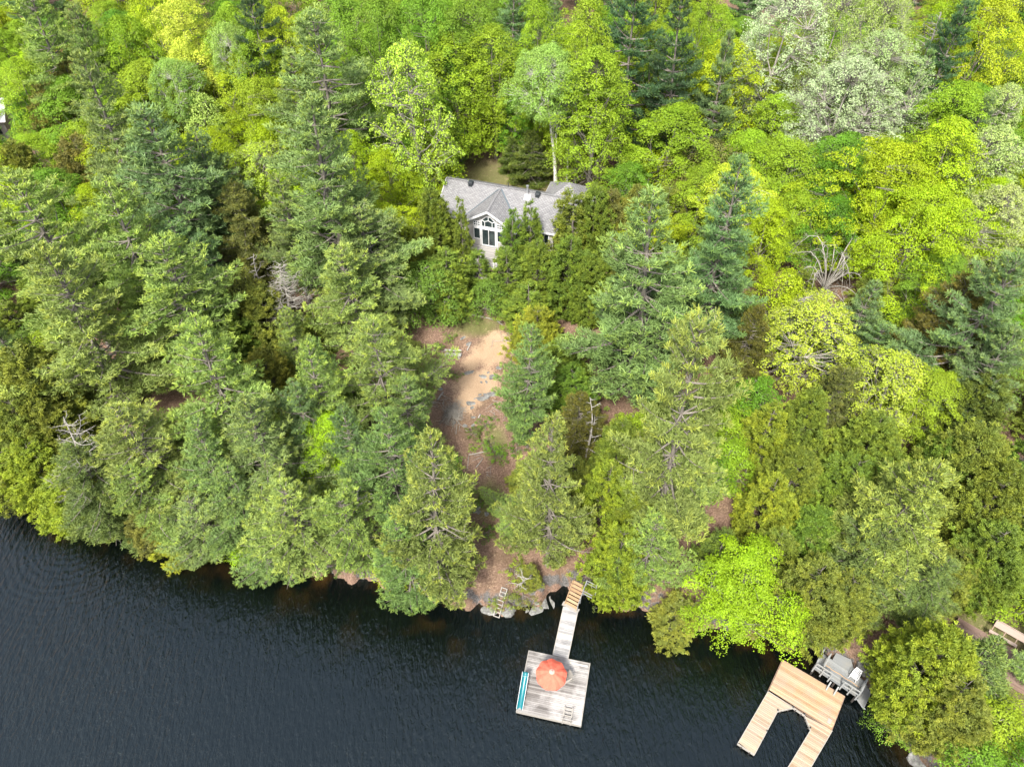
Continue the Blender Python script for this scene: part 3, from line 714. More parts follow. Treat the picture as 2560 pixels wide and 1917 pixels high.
('cedar',-5,1125,150,7,'cedO','olive cedar at the water in the left edge, lowest one'),
('pine',1010,945,150,12,'pine','young pine bulging over the left side of the path top'),
('cedar',60,1110,170,8,'cedY','yellowish cedar at the left shore'),
('hemlock',190,1120,240,12,'hemG','feathery grey-green hemlock with a dead grey top at the left shore'),
('cedar',150,1190,170,7,'cedY','yellowish cedar hanging over the left shore water'),
('cedar',245,1180,120,8,'cedO','olive cedar right of the dead-topped shore tree'),
('pine',300,1020,270,15,'pineO','thin leaning pine with bare limbs above the left shore'),
('pine',330,1170,170,11,'pineO','thin pine nearer the water above the left shore'),
('cedar',365,1255,130,6.5,'brn','brownish cedar over the left shore water'),
('cedar',430,1290,120,6,'cedY','yellow-green cedar bough low over the left shore'),
('pine',480,1060,200,15,'pine','pine right of the thin leaning pine, over red needles'),
('pine',620,1045,270,15,'pine','bulky pine above the shore, left of the bright green tree'),
('pine',480,1245,210,10,'pine','shore pine left of the small lime-green tree'),
('pine',560,1180,180,11,'pine','pine behind the small lime-green tree'),
('small',600,1330,90,5,'brt','small lime-green tree at the left shore'),
('pine',715,1215,250,13,'pineO','yellow-topped shore pine bulging over the water'),
('pine',660,1290,190,9,'pine','blue-shaded lower pine bulging over the water'),
('pine',850,1240,190,12,'pineO','shore pine of separate round tufts with bare trunk'),
('broad',815,1045,160,9,'brt','vivid green maple alone among the pines'),
('small',860,1140,120,5,'map','green sapling below the vivid maple among pines'),
('pine',955,1030,210,15,'pine','shaded pine between the vivid maple and the big shore pine'),
('pine',1060,1085,285,19.5,'pineO','biggest shore pine left of the gangway'),
('pine',995,1290,215,12,'pine','low front pine leaning over the water left of the old ladder'),
('small',985,1390,80,4,'mapY','sparse yellow shrub between the round-tufted pine and the biggest shore pine'),
('small',690,990,110,6,'cedO','olive bushy tree between the left and central pines'),
('cedar',560,960,130,8,'cedO','olive cedar in the shade of the large pale pine'),
('pine',860,1020,140,13,'pineB','blue-green pine above the vivid green maple'),
]
WK={'pine':1.28,'cedar':1.3,'hemlock':1.35,'broad':1.06,'tall':1.05,'sparse':1.05,'aspen':1.0,'birch':1.05,'small':1.25,'fir':1.15}
SD={(1060,1085):4,(1392,1045):2,(1655,485):4,(1325,815):0,(995,1290):4,(1765,805):1,(715,1215):1,(850,1240):5}
for (kd_,a_x,a_y,w_,h_,c_l,lb_) in T_: place(kd_,a_x,a_y,w_*WK[kd_],h_*(0.84 if a_x < 760 and a_y > 990 else 1),c_l,lb_,seed=SD.get((a_x,a_y)))

# background rows that close the wood beyond the top edge
rgb_ = random.Random(5)
kinds_ = [('broad','map'),('pine','pineD'),('broad','mapG'),('tall','map'),('pine','pineB'),('aspen','aspG'),('broad','mapY')]
n_ = 0
for row, yy in enumerate((112, 121, 131, 142)):
    for q in range(15 if row < 2 else 17):
        x_ = -80+q*(160/(14 if row<2 else 16))*(1+row*0.06)+rgb_.uniform(-3,3); y_ = yy+rgb_.uniform(-4,4)
        if abs(x_) > 8+0.75*yy: continue
        kd, cl = kinds_[(q*3+row*5+int(rgb_.random()*3)) % len(kinds_)]
        put(kd, x_, y_, rgb_.uniform(16,21), rgb_.uniform(3.8,5.2), cl, 'tree of the far wood beyond the top edge, behind the nearer crowns', group='far wood behind')

# dead trees and snags
def snag(x, y, h, seed, label, px_r=None, name='dead_tree', **kw):
    p, k = on_ground(x, y, h); me = make_dead(seed, h, **kw)
    e = empty(name, (p[0],p[1],p[2]-h-0.1)); link('trunk', me, M['dead'], e); tag(e, label, 'dead tree', 'bare dead trees'); return e
snag(505,600,8.5,201,'thin bare grey snag, left of the three among the left pines',R=1.5,n=26)
snag(636,630,8.5,202,'thin bare grey snag behind the bushy silver snag',R=1.4,n=24)
snag(690,655,10.5,203,'bushy silver-grey snag with swept curling branches',R=3.3,n=64,curve=0.9,low=0.45)
snag(140,1050,13.5,204,'bare grey snag rising out of the hemlock at the left shore',R=3.2,n=34,low=0.3)
snag(2350,25,17,205,'bare grey-twigged tree between the aspens and the dark pine at upper right',R=3.0,n=44,low=0.4)
snag(1300,1425,3.2,206,'tiny bare sapling on the bank left of the stairs',R=0.9,n=12,name='bare_sapling')
snag(900,1225,8,207,'bare twiggy snag between the round-tufted pine and the biggest shore pine',R=2.0,n=30)
snag(1480,1000,9,208,'bare grey snag in the dark gap left of the great light-green pine',R=1.2,n=16)

# low young trees wherever the listed crowns leave the floor of the wood open
def project(x,y,z):
    fw = y*math.cos(PITCH)+(CAM_H-z)*math.sin(PITCH); dn = (CAM_H-z)*math.cos(PITCH)-y*math.sin(PITCH)
    return 1280+FPX*x/fw, 958.5+FPX*dn/fw
KEEP = [[(1060,780),(1330,770),(1470,790),(1440,880),(1290,930),(1250,1120),(1260,1440),(1500,1450),(1500,1560),(1170,1560),(1180,1440),(1160,1150),(1030,1000),(1030,860)],
        [(1070,400),(1520,400),(1500,700),(1400,830),(1050,800)],[(2100,1560),(2260,1560),(2300,1720),(2100,1740)],[(2370,1530),(2600,1540),(2600,1700),(2370,1620)],[(-60,230),(60,230),(60,350),(-60,350)],[(2380,1700),(2600,1700),(2600,1917),(2330,1917)],[(2030,650),(2110,650),(2110,700),(2030,700)]]
def inside(pt, poly):
    x,y=pt; c=False; n=len(poly)
    for i in range(n):
        (x1,y1),(x2,y2)=poly[i],poly[(i+1)%n]
        if (y1>y)!=(y2>y) and x<(x2-x1)*(y-y1)/(y2-y1)+x1: c=not c
    return c
rf = random.Random(9); base_n = len(TREES); lab_used = set(); LISTED=[t for t in TREES]
cand=[]
y_=15.0
while y_ < 112:
    x_=-75.0
    while x_ < 75:
        cand.append((x_+rf.uniform(-1.1,1.1), y_+rf.uniform(-1.1,1.1))); x_+=2.6
    y_+=2.6
for (x,y) in cand:
    gz=float(ground_z(x,y))
    if gz<1.4: continue
    px_,py_=project(x,y,gz)
    if px_<-160 or px_>2720 or py_<-60 or py_>2000: continue
    kd = rf.choice(('cedar','small','cedar','pine','small') if y<62 else ('broad','small','broad','pine'))
    h={'cedar':rf.uniform(5,7.5),'small':rf.uniform(4,6.5),'pine':rf.uniform(6,10),'broad':rf.uniform(8,12)}[kd]
    if abs(x+1)<9 and 28<y<52: h=min(h,4)
    tx,ty=project(x,y,gz+h); mx,my=project(x,y,gz+h/2)
    if any(inside(q,K) for K in KEEP for q in ((px_,py_),(tx,ty),(mx,my),(mx-25,my),(mx+25,my))): continue
    if any((x-a)**2+(y-b)**2 < (0.62*r+0.9)**2 for (_,a,b,_,r) in TREES): continue
    r={'cedar':2.0,'small':2.3,'pine':2.7,'broad':3.4}[kd]*rf.uniform(0.85,1.2)
    col={'cedar':('ced','cedO','cedG','cedD','cedO'),'small':('cedG','mapD','cedO','map'),'pine':('pine','pineB','pineO'),'broad':('map','mapG','mapB','mapD')}[kd]; col=rf.choice(col)
    near=sorted(LISTED,key=lambda t:(t[1]-x)**2+(t[2]-y)**2)
    lab=None
    for (o_t,a,b,_,_) in near[:10]:
        core=' '.join(o_t['label'].split()[:10]); dx,dy=x-a,y-b
        side='right of' if dx>abs(dy) else 'left of' if -dx>abs(dy) else 'behind' if dy>0 else 'in front of'
        lab={'cedar':'low cedar','small':'leafy sapling','pine':'young pine','broad':'lesser maple'}[kd]+' '+side+' the '+core
        if lab not in lab_used: break
    lab_used.add(lab)
    put(kd,x,y,h,r,col,lab,group='young trees of the under-storey')
place_base('birch',1389,470,150,17,'bir','leaning white-trunked birch rising behind the cottage',lean=(0.0,-0.10),rz=0.6,seed=0)
place_base('birch',1418,455,105,15,'bir','thinner white birch right of the leaning birch',lean=(0,0.03),seed=1)
place_base('cedar',1325,1462,60,3.0,'cedO','knee-high brownish cedar bush on the bank between ladder and stairs',seed=1)
print('fill', len(TREES)-base_n)
# ------------------------------------------------------------------ docks, cottage and the other built things
def XY(px, py, z): p = at_z(px, py, z); return Vector((p[0], p[1], z))
def frame(o, xdir, z=None):
    """local frame: origin o, x axis along xdir"""
    a = math.atan2(xdir[1], xdir[0]); c, s = math.cos(a), math.sin(a)
    def loc(p): d = (p[0]-o[0], p[1]-o[1]); return (d[0]*c+d[1]*s, -d[0]*s+d[1]*c)
    return a, loc
def strips(mb, poly, bw, gap, z0, z1, tint=None, special=None):
    ys = [p[1] for p in poly]; y = min(ys); n = 0; e = len(poly)
    def cut(yy):
        xs = []
        for i in range(e):
            (x1,y1),(x2,y2) = poly[i], poly[(i+1)%e]
            if (y1-yy)*(y2-yy) <= 0 and abs(y1-y2) > 1e-9: xs.append(x1+(x2-x1)*(yy-y1)/(y2-y1))
        return (min(xs), max(xs)) if len(xs) > 1 else None
    while y < max(ys)-0.02:
        ya, yb = y+1e-4, min(y+bw-gap, max(ys)-1e-4); a, b = cut(ya), cut(yb)
        if a and b:
            j = mb.r.uniform(-0.012, 0.012)
            mb.hexa([(a[0],ya,z0),(a[1]+j,ya,z0),(b[1]+j,yb,z0),(b[0],yb,z0)], [(a[0],ya,z1),(a[1]+j,ya,z1),(b[1]+j,yb,z1),(b[0],yb,z1)], tint)
        y += bw; n += 1

# --- square floating dock -------------------------------------------------
ZD = 0.50
cs_ = [XY(1326,1627.1,ZD), XY(1476.7,1658.3,ZD), XY(1448.2,1811.8,ZD), XY(1288.5,1775.7,ZD)]
cen = sum(cs_, Vector())/4; ud = ((cs_[1]-cs_[0])+(cs_[2]-cs_[3])).normalized(); ang_d = math.atan2(ud.y, ud.x)
W_ = ((cs_[1]-cs_[0]).length+(cs_[2]-cs_[3]).length)/4; D_ = ((cs_[0]-cs_[3]).length+(cs_[1]-cs_[2]).length)/4
dk = empty('floating_dock', (cen.x,cen.y,0), ang_d); tag(dk, 'square weathered grey floating dock with the coral parasol', 'dock')
mb = MB(1); strips(mb, [(-W_,-D_),(W_,-D_),(W_,D_),(-W_,D_)], 0.142, 0.016, 0.455, 0.5)
mb.build('decking', M['grey_wood'], dk)
mb = MB(2)
mb.box(-W_,W_,-D_-0.045,-D_-0.005,0.22,0.49,0.6); mb.box(-W_,W_,D_+0.005,D_+0.045,0.22,0.49,0.6)
mb.box(-W_-0.05,-W_-0.005,-D_-0.045,D_+0.045,0.22,0.505,0.9); mb.box(W_+0.005,W_+0.06,-D_-0.045,D_+0.045,0.22,0.512,1.0)
mb.build('rim_frame', M['ladder_wood'], dk)
mb = MB(3)
for x in (-1.7,-0.55,0.6,1.75): mb.box(x-0.4,x+0.4,-D_+0.15,D_-0.15,-0.25,0.44)
mb.build('float', M['skirt'], dk)
mb = MB(4); mb.box(W_-1.55,W_-0.12,D_-0.33,D_-0.2,0.503,0.515,1.0); mb.build('new_board', M['pale_board'], dk)
def dl(px,py,z):    # photo pixel -> dock local
    p = XY(px,py,z); a,l = frame(cen, ud); return l(p)

# parasol
p0 = dl(1377,1678,2.6)
pr = empty('parasol', (0,0,0)); pr.parent = None
pw = cen+Vector((math.cos(ang_d)*p0[0]-math.sin(ang_d)*p0[1], math.sin(ang_d)*p0[0]+math.cos(ang_d)*p0[1],0))
pr.location = (pw.x,pw.y,ZD); pr.rotation_euler = (math.radians(4),math.radians(1),0.12)
tag(pr, 'coral red parasol standing open on the floating dock', 'parasol')
m, nt, out = nmat('coral_canvas'); tc = N(nt,'ShaderNodeTexCoord'); nn_ = noise(nt, tc.outputs['Object'], 3.0, 4)
cc = ramp(nt, nn_, [(0.3,(0.74,0.15,0.10)),(0.7,(0.82,0.20,0.13))])
p_ = principled(nt,None,cc,0.8,0.15); t_ = N(nt,'ShaderNodeBsdfTranslucent'); L(nt,cc,t_.inputs['Color']); x_ = N(nt,'ShaderNodeMixShader'); x_.inputs[0].default_value=0.2
L(nt,p_.outputs[0],x_.inputs[1]); L(nt,t_.outputs[0],x_.inputs[2]); L(nt,x_.outputs[0],out.inputs['Surface']); M['coral']=m
M['coral_pale'] = plain_mat('faded_pink_canvas', (0.74,0.30,0.25), 0.8, 0.15)
R_ = 1.2; nseg = 9; vs=[]; fs=[]; prof_=[(0.13,2.50),(0.45,2.39),(0.85,2.17),(R_,1.90)]
for j,(r,z) in enumerate(prof_):
    for k in range(nseg*4):
        a = 2*math.pi*k/(nseg*4); q = (k%4)/4; sag = (0.5-abs(q-0.5))*2
        rr = r*(1-0.06*sag*(j/3)); vs.append((rr*math.cos(a), rr*math.sin(a), z-0.075*sag*j/3))
nk = nseg*4
for j in range(3):
    for k in range(nk): fs.append((j*nk+k, (j+1)*nk+k, (j+1)*nk+(k+1)%nk, j*nk+(k+1)%nk))
for k in range(nk): a=len(vs); 
b0=len(vs)
for k in range(nk):
    x,y,z = vs[3*nk+k]; vs.append((x*1.0,y*1.0,z-0.11))
for k in range(nk): fs.append((3*nk+k, b0+k, b0+(k+1)%nk, 3*nk+(k+1)%nk))
me = bpy.data.meshes.new('canopy'); me.from_pydata(vs,[],fs); cpy = link('canopy', me, M['coral'], pr)
sm = cpy.modifiers.new('thick','SOLIDIFY'); sm.thickness=0.008
mb = MB(); mb.tube([(0,0,2.495),(0,0,2.53),(0,0,2.56)],[0.21,0.13,0.02],18); mb.build('vent_cap', M['coral_pale'], pr)
mb = MB(); mb.tube([(0,0,0.0),(0,0,2.62)],0.022,10); mb.build('pole', M['white'], pr)
mb = MB(); mb.tube([(0,0,2.60),(0,0,2.66),(0,0,2.70)],[0.02,0.035,0.005],8); mb.build('finial', M['metal'], pr)
mb = MB(); mb.tube([(0,0,0.0),(0,0,0.06),(0,0,0.07)],[0.26,0.25,0.05],16); mb.tube([(0,0,0.06),(0,0,0.35)],0.035,8); mb.build('base', M['skirt'], pr)
for k in range(nseg):
    a = 2*math.pi*k/nseg; c,s = math.cos(a), math.sin(a)
    mb = MB(); mb.tube([(0.13*c,0.13*s,2.47),(0.45*c,0.45*s,2.36),(0.85*c,0.85*s,2.14),(1.19*c,1.19*s,1.87)],0.009,5); mb.tube([(0.02*c,0.02*s,1.9),(0.6*c,0.6*s,2.27)],0.007,5); mb.build('rib', M['white'], pr)

def slat_chair(name, loc, rz, mat, label, cat='chair', z=0.0):
    e = empty(name, loc, rz); tag(e, label, cat)
    mb = MB(7)
    for k in range(6): mb.box(-0.27+k*0.092, -0.27+k*0.092+0.078, -0.22, 0.24, 0.36, 0.385)
    mb.build('seat', mat, e)
    for k in range(6):
        x = -0.25+k*0.09; hgt = 0.98-0.05*abs(k-2.5)**1.3
        mb = MB(8); mb.bar((x+0.035,0.25,0.34),(x*1.15+0.035,0.52,hgt),0.075,0.02); mb.build('back_slat', mat, e)
    for s in (-1,1):
        mb = MB(9); mb.box(s*0.35-0.06,s*0.35+0.06,-0.30,0.36,0.58,0.605); mb.build('armrest', mat, e)
        mb = MB(9); mb.box(s*0.32-0.02,s*0.32+0.02,-0.27,-0.19,0,0.58); mb.build('leg', mat, e)
        mb = MB(9); mb.bar((s*0.32,-0.2,0.30),(s*0.32,0.62,0.0),0.03,0.09); mb.build('leg', mat, e)
    return e
pc = XY(1421,1688,ZD+0.6)
slat_chair('deck_chair', (pc.x-0.22,pc.y-0.1,ZD), math.radians(-62), M['ladder_wood'], 'pale slatted wooden deck chair half under the coral parasol')

# teal slide along the left edge
a0 = XY(1314,1680,ZD+1.25); a1 = XY(1298.5,1773,ZD+0.12)
sl = empty('water_slide', (a0.x,a0.y,ZD)); tag(sl, 'teal half-pipe water slide with white rims along the dock edge', 'slide')
m, nt, out = nmat('teal_plastic'); principled(nt,out,(0.004,0.13,0.155),0.3,0.4); M['teal']=m
vec = (a1-a0); L0 = vec.length; dr = vec.normalized(); side = dr.cross(Vector((0,0,1))).normalized(); upv = side.cross(dr)
vs=[];fs=[];tt=[]; ns=18
for i in range(ns+1):
    s = i/ns; c0 = Vector((0,0,a0.z-ZD))+vec*s+upv*(0.10*math.sin(s*math.pi)*-1)
    if s < 0.1: c0 += Vector((0,0,0.05*(1-s/0.1)))
    for k in range(11):
        a = math.pi*k/10; vs.append(c0+side*math.cos(a)*0.235-upv*math.sin(a)*0.19)
for i in range(ns):
    for k in range(10): fs.append((i*11+k,i*11+k+1,(i+1)*11+k+1,(i+1)*11+k))
me = bpy.data.meshes.new('chute'); me.from_pydata([tuple(v) for v in vs],[],fs); me.polygons.foreach_set('use_smooth',[True]*len(fs)); o = link('chute', me, M['teal'], sl)
o.modifiers.new('thick','SOLIDIFY').thickness=0.015
for k in (0,10):
    mb = MB(); mb.tube([vs[i*11+k] for i in range(ns+1)],0.018,6); mb.build('rim', M['white'], sl)
mb = MB(); mb.tube([vs[22+k]+upv*0.006 for k in range(11)],0.014,5); mb.build('band', M['white'], sl)
for s_,q in ((0.03,1),(0.03,-1),(0.34,1),(0.34,-1)):
    b_ = Vector((0,0,a0.z-ZD))+vec*s_+side*0.2*q; mb = MB(); mb.tube([b_, Vector((b_.x+0.05*q*side.x,b_.y+0.05*q*side.y,0.0))],0.02,6); mb.build('leg', M['metal'], sl)

# swim ladder on the near edge
q0 = XY(1413,1774,ZD+0.5); q1 = XY(1403,1805,ZD+0.35); q2 = XY(1429,1776,ZD+0.5)
ld = empty('swim_ladder', (0,0,0)); tag(ld, 'pale wooden swim ladder at the near edge of the floating dock', 'ladder')
ctr = (q0+q2)/2; ld.location = (ctr.x,ctr.y,ZD); ld.rotation_euler = (0,0,ang_d)
for s in (-1,1):
    mb = MB(12); mb.box(s*0.30-0.045,s*0.30+0.045,-0.62,0.36,0.13,0.21,0.8); mb.box(s*0.30-0.045,s*0.30+0.045,-0.70,-0.61,-1.1,0.50,0.5); mb.box(s*0.30-0.04,s*0.30+0.04,0.26,0.35,0.0,0.13,0.5); mb.build('rail', M['ladder_wood'], ld)
for k in range(4):
    mb = MB(13+k); mb.box(-0.255,0.255,0.22-k*0.27,0.30-k*0.27,0.14,0.18,0.7) if k<3 else mb.box(-0.255,0.255,-0.68,-0.63,0.0,0.08,0.7); mb.build('rung', M['ladder_wood'], ld)

# gangway
g = [XY(1408.7,1517,1.25), XY(1445,1523,1.25), XY(1420.5,1645,0.62), XY(1381.5,1638,0.62)]
top = (g[0]+g[1])/2; bot = (g[2]+g[3])/2; gv = bot-top; gl = gv.length; gw = ((g[1]-g[0]).length+(g[2]-g[3]).length)/4
gg = empty('gangway', (top.x,top.y,top.z)); gg.rotation_euler = (0, math.asin(-gv.z/gl), math.atan2(gv.y,gv.x)); tag(gg, 'narrow grey plank gangway with pale boards, from stairs to floating dock', 'gangway')
M['gang_wood2'] = wood_mat('gangway_planks', (0.27,0.27,0.275), (0.60,0.59,0.58), (0.80,0.78,0.75), 'Y', 0.6, 0.45, 0.5)
mb = MB(20); x=0; k=0; pale = {4,5,6,15,16,17,30,31,32}
while x < gl-0.05:
    if k in pale: mp = MB(21+k); mp.box(x,x+0.128,-gw+0.03,gw-0.03,-0.03,0.012); mp.build('pale_plank', M['pale_board'], gg)
    else: mb.box(x,x+0.128,-gw+0.03,gw-0.03,-0.03,0.012)
    x += 0.142; k += 1
mb.build('planks', M['gang_wood2'], gg)
for s in (-1,1):
    mb = MB(22); mb.box(0,gl,s*gw-0.028,s*gw+0.028,-0.16,0.03,0.9); mb.build('side_rail', M['ladder_wood'], gg)

# stairs on the bank
t0 = XY(1426,1517,1.3); t1 = XY(1446,1462,3.1)
stv = empty('bank_stairs', (t0.x,t0.y,t0.z)); hv = Vector((t1.x-t0.x,t1.y-t0.y,0)); stv.rotation_euler=(0,0,math.atan2(hv.y,hv.x)); hl = hv.length
tag(stv, 'tan wooden stairs climbing the bank from the gangway', 'stairs')
nst = 7
for k in range(nst):
    x = 0.05+k*hl*1.1/nst; z = 0.05+k*(t1.z-t0.z)*1.1/nst
    mb = MB(30+k); mb.box(x,x+0.22,-0.50,0.50,z,z+0.045); mb.build('tread', M['stair_wood'], stv)
for s in (-1,1):
    mb = MB(40); mb.bar((0,s*0.53,-0.1),(hl*1.12,s*0.53,(t1.z-t0.z)*1.1-0.05),0.04,0.26,0.3); mb.build('stringer', M['stair_wood'], stv)
mb = MB(41); zz=(t1.z-t0.z)*1.1
mb.bar((0.0,-0.62,0.95),(hl*1.12,-0.62,zz+0.95),0.045,0.09,0.6)
for k in range(4): x=k*hl*1.1/3; mb.bar((x,-0.62,k*zz/3-0.1),(x,-0.62,k*zz/3+0.95),0.07,0.07,0.4)
mb.build('handrail', M['rail_wood'], stv)
mb = MB(42); mb.box(-0.15,0.22,-0.75,0.72,-0.12,0.0,0.6); mb.build('landing_board', M['ladder_wood'], stv)
mb = MB(43); xe = hl*1.12
for (ya,yb) in ((-0.62,-1.5),): 
    for z in (0.5,0.9): mb.bar((xe,ya,zz+z),(xe,yb,zz+z),0.04,0.08,0.5); mb.bar((xe-0.75,ya,zz+z-.4),(xe-0.75,yb,zz+z-.4),0.04,0.08,0.5)
    mb.bar((xe,-1.1,zz-0.6),(xe,-1.1,zz+0.95),0.06,0.06,0.5); mb.bar((xe,-1.5,zz-0.6),(xe,-1.5,zz+0.95),0.06,0.06,0.5)
mb.build('upper_railing', M['rail_wood'], stv)

# old ladder lying down the bank
b0_, b1_ = on_ground(1261,1471,0.25)[0], XY(1241,1542,0.25)
ol = empty('old_ladder', (float(b0_[0]),float(b0_[1]),float(b0_[2]))); tag(ol, 'old whitened timber ladder frame lying down the shore bank', 'ladder')
v = Vector(b1_)-Vector(b0_); sd_ = v.cross(Vector((0,0,1))).normalized()*0.24
mid_ = v*0.45+Vector((0,0,0.28))
for s in (-1,1):
    for (A,B) in ((Vector(),v*0.3+Vector((0,0,.12))),(v*0.3+Vector((0,0,.12)),v*0.78+Vector((0,0,.18))) if s<0 else (v*0.3,v*0.31),(v*0.74+Vector((0,0,.16)),v)):
        if (B-A).length<0.1: continue
        mb = MB(50); mb.bar(A+sd_*s,B+sd_*s,0.06,0.08,0.8); mb.build('rail', M['ladder_wood'], ol)
for k,f in enumerate((0.0,0.16,0.30,0.46,0.60,0.72,0.86,1.0)):
    h = v*f+Vector((0,0,0.14*math.sin(f*3.14)+0.07)); mb = MB(51+k); mb.bar(h-sd_*1.15,h+sd_*1.15,0.075,0.035,0.9); mb.build('rung', M['ladder_wood'], ol)

# --- U-shaped tan dock ----------------------------------------------------
ZU = 0.45
r6 = lambda x,y: XY(1820+x*.2035, 1580+y*.2035, ZU)
q = {k:r6(*v) for k,v in dict(lb=(495,720),rb=(1275,1195),rt=(1450,795),lt=(672,330)).items()}
uu = (q['rb']-q['lb']).normalized(); o_ = q['lb']; au, lu = frame(o_, uu)
ud_ = empty('slip_dock', (o_.x,o_.y,0), au); tag(ud_, 'large tan wooden dock with two arms round a boat slip', 'dock')
lw = lu(q['rb'])[0]; ht = lu(q['rt'])[1]; x0r = 0.0
mb = MB(60); strips(mb, [(0.02,0.02),(lw,0.0),(lw,ht),(0.02,ht)], 0.145, 0.012, 0.41, 0.45); mb.build('main_decking', M['tan_wood'], ud_)
M['tan_wood2'] = wood_mat('tan_arm_boards', (0.46,0.32,0.20), (0.66,0.53,0.38), (0.40,0.37,0.34), 'X', 0.65, 0.6, 0.45)
def plate(pts, nm, sd):
    P = [lu(r6(*p)) for p in pts]; P = [(a,min(b,-0.03)) for a,b in P]; mb = MB(sd); strips(mb, P, 0.145, 0.012, 0.40, 0.44); mb.build(nm, M['tan_wood2'], ud_)
    mb = MB(sd+1)
    for i in range(len(P)):
        a,b = P[i],P[(i+1)%len(P)]
        if a[1] > -0.1 and b[1] > -0.1: continue
        mb.bar((a[0],a[1],0.34),(b[0],b[1],0.34),0.05,0.23,1.0)
    mb.build(nm+'_rim', M['ladder_wood'], ud_)
    for i in range(len(P)):
        for f in (0.25,0.75):
            a,b = P[i],P[(i+1)%len(P)]
            if a[1] > -0.1 and b[1] > -0.1: continue
            x = a[0]+(b[0]-a[0])*f; y = a[1]+(b[1]-a[1])*f; mb = MB(sd+2); mb.tube([(x,y,-1.6),(x,y,0.38)],0.05,6); mb.build('post', M['frame_dark'], ud_)
plate([(495,722),(800,925),(610,968),(325,1500),(120,1365)],'left_arm',61)
plate([(805,925),(1283,1203),(905,1850),(700,1720),(1015,1200),(942,1018)],'right_arm',65)
mb = MB(70)
mb.box(0,lw,-0.02,0.015,0.2,0.40,0.3); mb.box(0,lw,ht+0.003,ht+0.04,0.2,0.445,0.4); mb.box(-0.04,-0.003,0,ht,0.2,0.445,0.5); mb.box(lw+0.003,lw+0.04,0,ht,0.2,0.445,0.5)
mb.build('rim_frame', M['brown_wood'], ud_)
mb = MB(71)
for x in (0.6,2.0,3.4,4.6):
    mb.box(x-0.3,x+0.3,0.3,ht-0.3,-0.2,0.40)
mb.build('float', M['skirt'], ud_)
hp = lu(r6(1245,1090)); mb = MB(72); mb.box(hp[0]-0.13,hp[0]+0.13,hp[1]-0.2,hp[1]+0.2,0.453,0.475,0.8); mb.build('hatch', M['ladder_wood'], ud_)
for (px_,py_) in ((800,915),(940,1003),(1010,1170),(480,1210),(612,955)):
    c_ = lu(r6(px_,py_)); mb = MB(73); mb.box(c_[0]-0.05,c_[0]+0.05,c_[1]-0.05,c_[1]+0.05,0.3,0.52); mb.build('corner_bracket', M['black'], ud_)

# --- grey landing with railings ------------------------------------------
ZG = 1.15
r6g = lambda x,y,z=ZG: XY(1820+x*.2035, 1580+y*.2035, z)
A = r6g(1045,440); B = r6g(1590,800); Cc = r6g(1712,615); ug = (B-A).normalized(); ag, lg = frame(A, ug)
gl_ = empty('landing', (A.x,A.y,0), ag); tag(gl_, 'grey railed wooden landing on posts beside the tan dock', 'landing')
Lg = lg(B)[0]; Wg = lg(Cc)[1]
mb = MB(80); strips(mb, [(0,0),(Lg,0),(Lg,Wg),(0,Wg)], 0.15, 0.012, ZG-0.05, ZG); mb.build('decking', M['rail_wood'], gl_)
tri = [lg(r6g(*p)) for p in ((1230,215),(1400,215),(1490,420))]
mb = MB(81); mb.poly([(0.9,Wg+0.01),(2.75,Wg+0.01),(2.0,Wg+0.95),(0.9,Wg+0.75)], ZG-0.06, ZG-0.005, 0.4); mb.build('side_platform', M['rail_wood'], gl_)
def railing(x0,y0,x1,y1,posts,sd,h=0.95):
    mb = MB(sd)
    for z in (0.45,h): mb.bar((x0,y0,ZG+z),(x1,y1,ZG+z),0.09,0.05,0.8)
    mb.build('rail', M['rail_wood'], gl_)
    for k in range(posts):
        f = k/(posts-1); mb = MB(sd+k); x=x0+(x1-x0)*f; y=y0+(y1-y0)*f; mb.box(x-0.05,x+0.05,y-0.05,y+0.05,ZG-0.4,ZG+h-0.03,0.7); mb.build('post', M['rail_wood'], gl_)
railing(0.05,-0.03,Lg*0.37,-0.03,3,82); railing(Lg*0.64,-0.03,Lg-0.05,-0.03,3,86); railing(Lg-0.03,0.15,Lg-0.03,Wg-0.15,2,90); railing(0.02,0.15,0.02,Wg-0.15,2,94)
railing(Lg*0.16,0.2,Lg*0.16,Wg*0.9,2,97)
for i,(x,y) in enumerate(((0.1,0.1),(Lg-0.1,0.1),(Lg*0.5,0.1),(0.1,Wg-0.1),(Lg*0.5,Wg-0.1),(Lg-0.1,Wg-0.1))):
    mb = MB(100+i); mb.box(x-0.07,x+0.07,y-0.07,y+0.07,-1.2,ZG-0.06,0.3); mb.build('support', M['frame_dark'], gl_)
for i in range(3):
    mb = MB(110+i); mb.box(Lg+0.08+i*0.24,Lg+0.30+i*0.24,0.0,Wg*0.95,ZG-0.28-i*0.22,ZG-0.24-i*0.22,0.6); mb.build('step', M['rail_wood'], gl_)
mb = MB(114); mb.bar((Lg+0.05,-0.02,ZG-0.15),(Lg+0.85,-0.02,ZG-0.85),0.05,0.2,0.8); mb.build('stringer', M['rail_wood'], gl_)
for xs_ in (Lg*0.43,Lg*0.60): mb = MB(115); mb.bar((xs_,-0.05,ZG-0.1),(xs_,-0.6,0.5),0.1,0.08,0.7); mb.build('brace', M['rail_wood'], gl_)
rp = empty('rope', (A.x,A.y,ZG), ag); mb = MB(); pts=[(0.6+i*(Lg-0.8)/14, Wg*0.52+0.03*math.sin(i*1.3)+0.02*i/14, 0.012) for i in range(15)]; mb.tube(pts,0.014,6)
bpy.data.objects.remove(rp); M['rope']=plain_mat('orange_rope_fibre',(0.62,0.33,0.10),0.8)
ro = mb.build('rope', M['rope']); ro.location=(A.x,A.y,ZG); ro.rotation_euler=(0,0,ag); tag(ro,'thin orange rope stretched along the grey landing','rope')
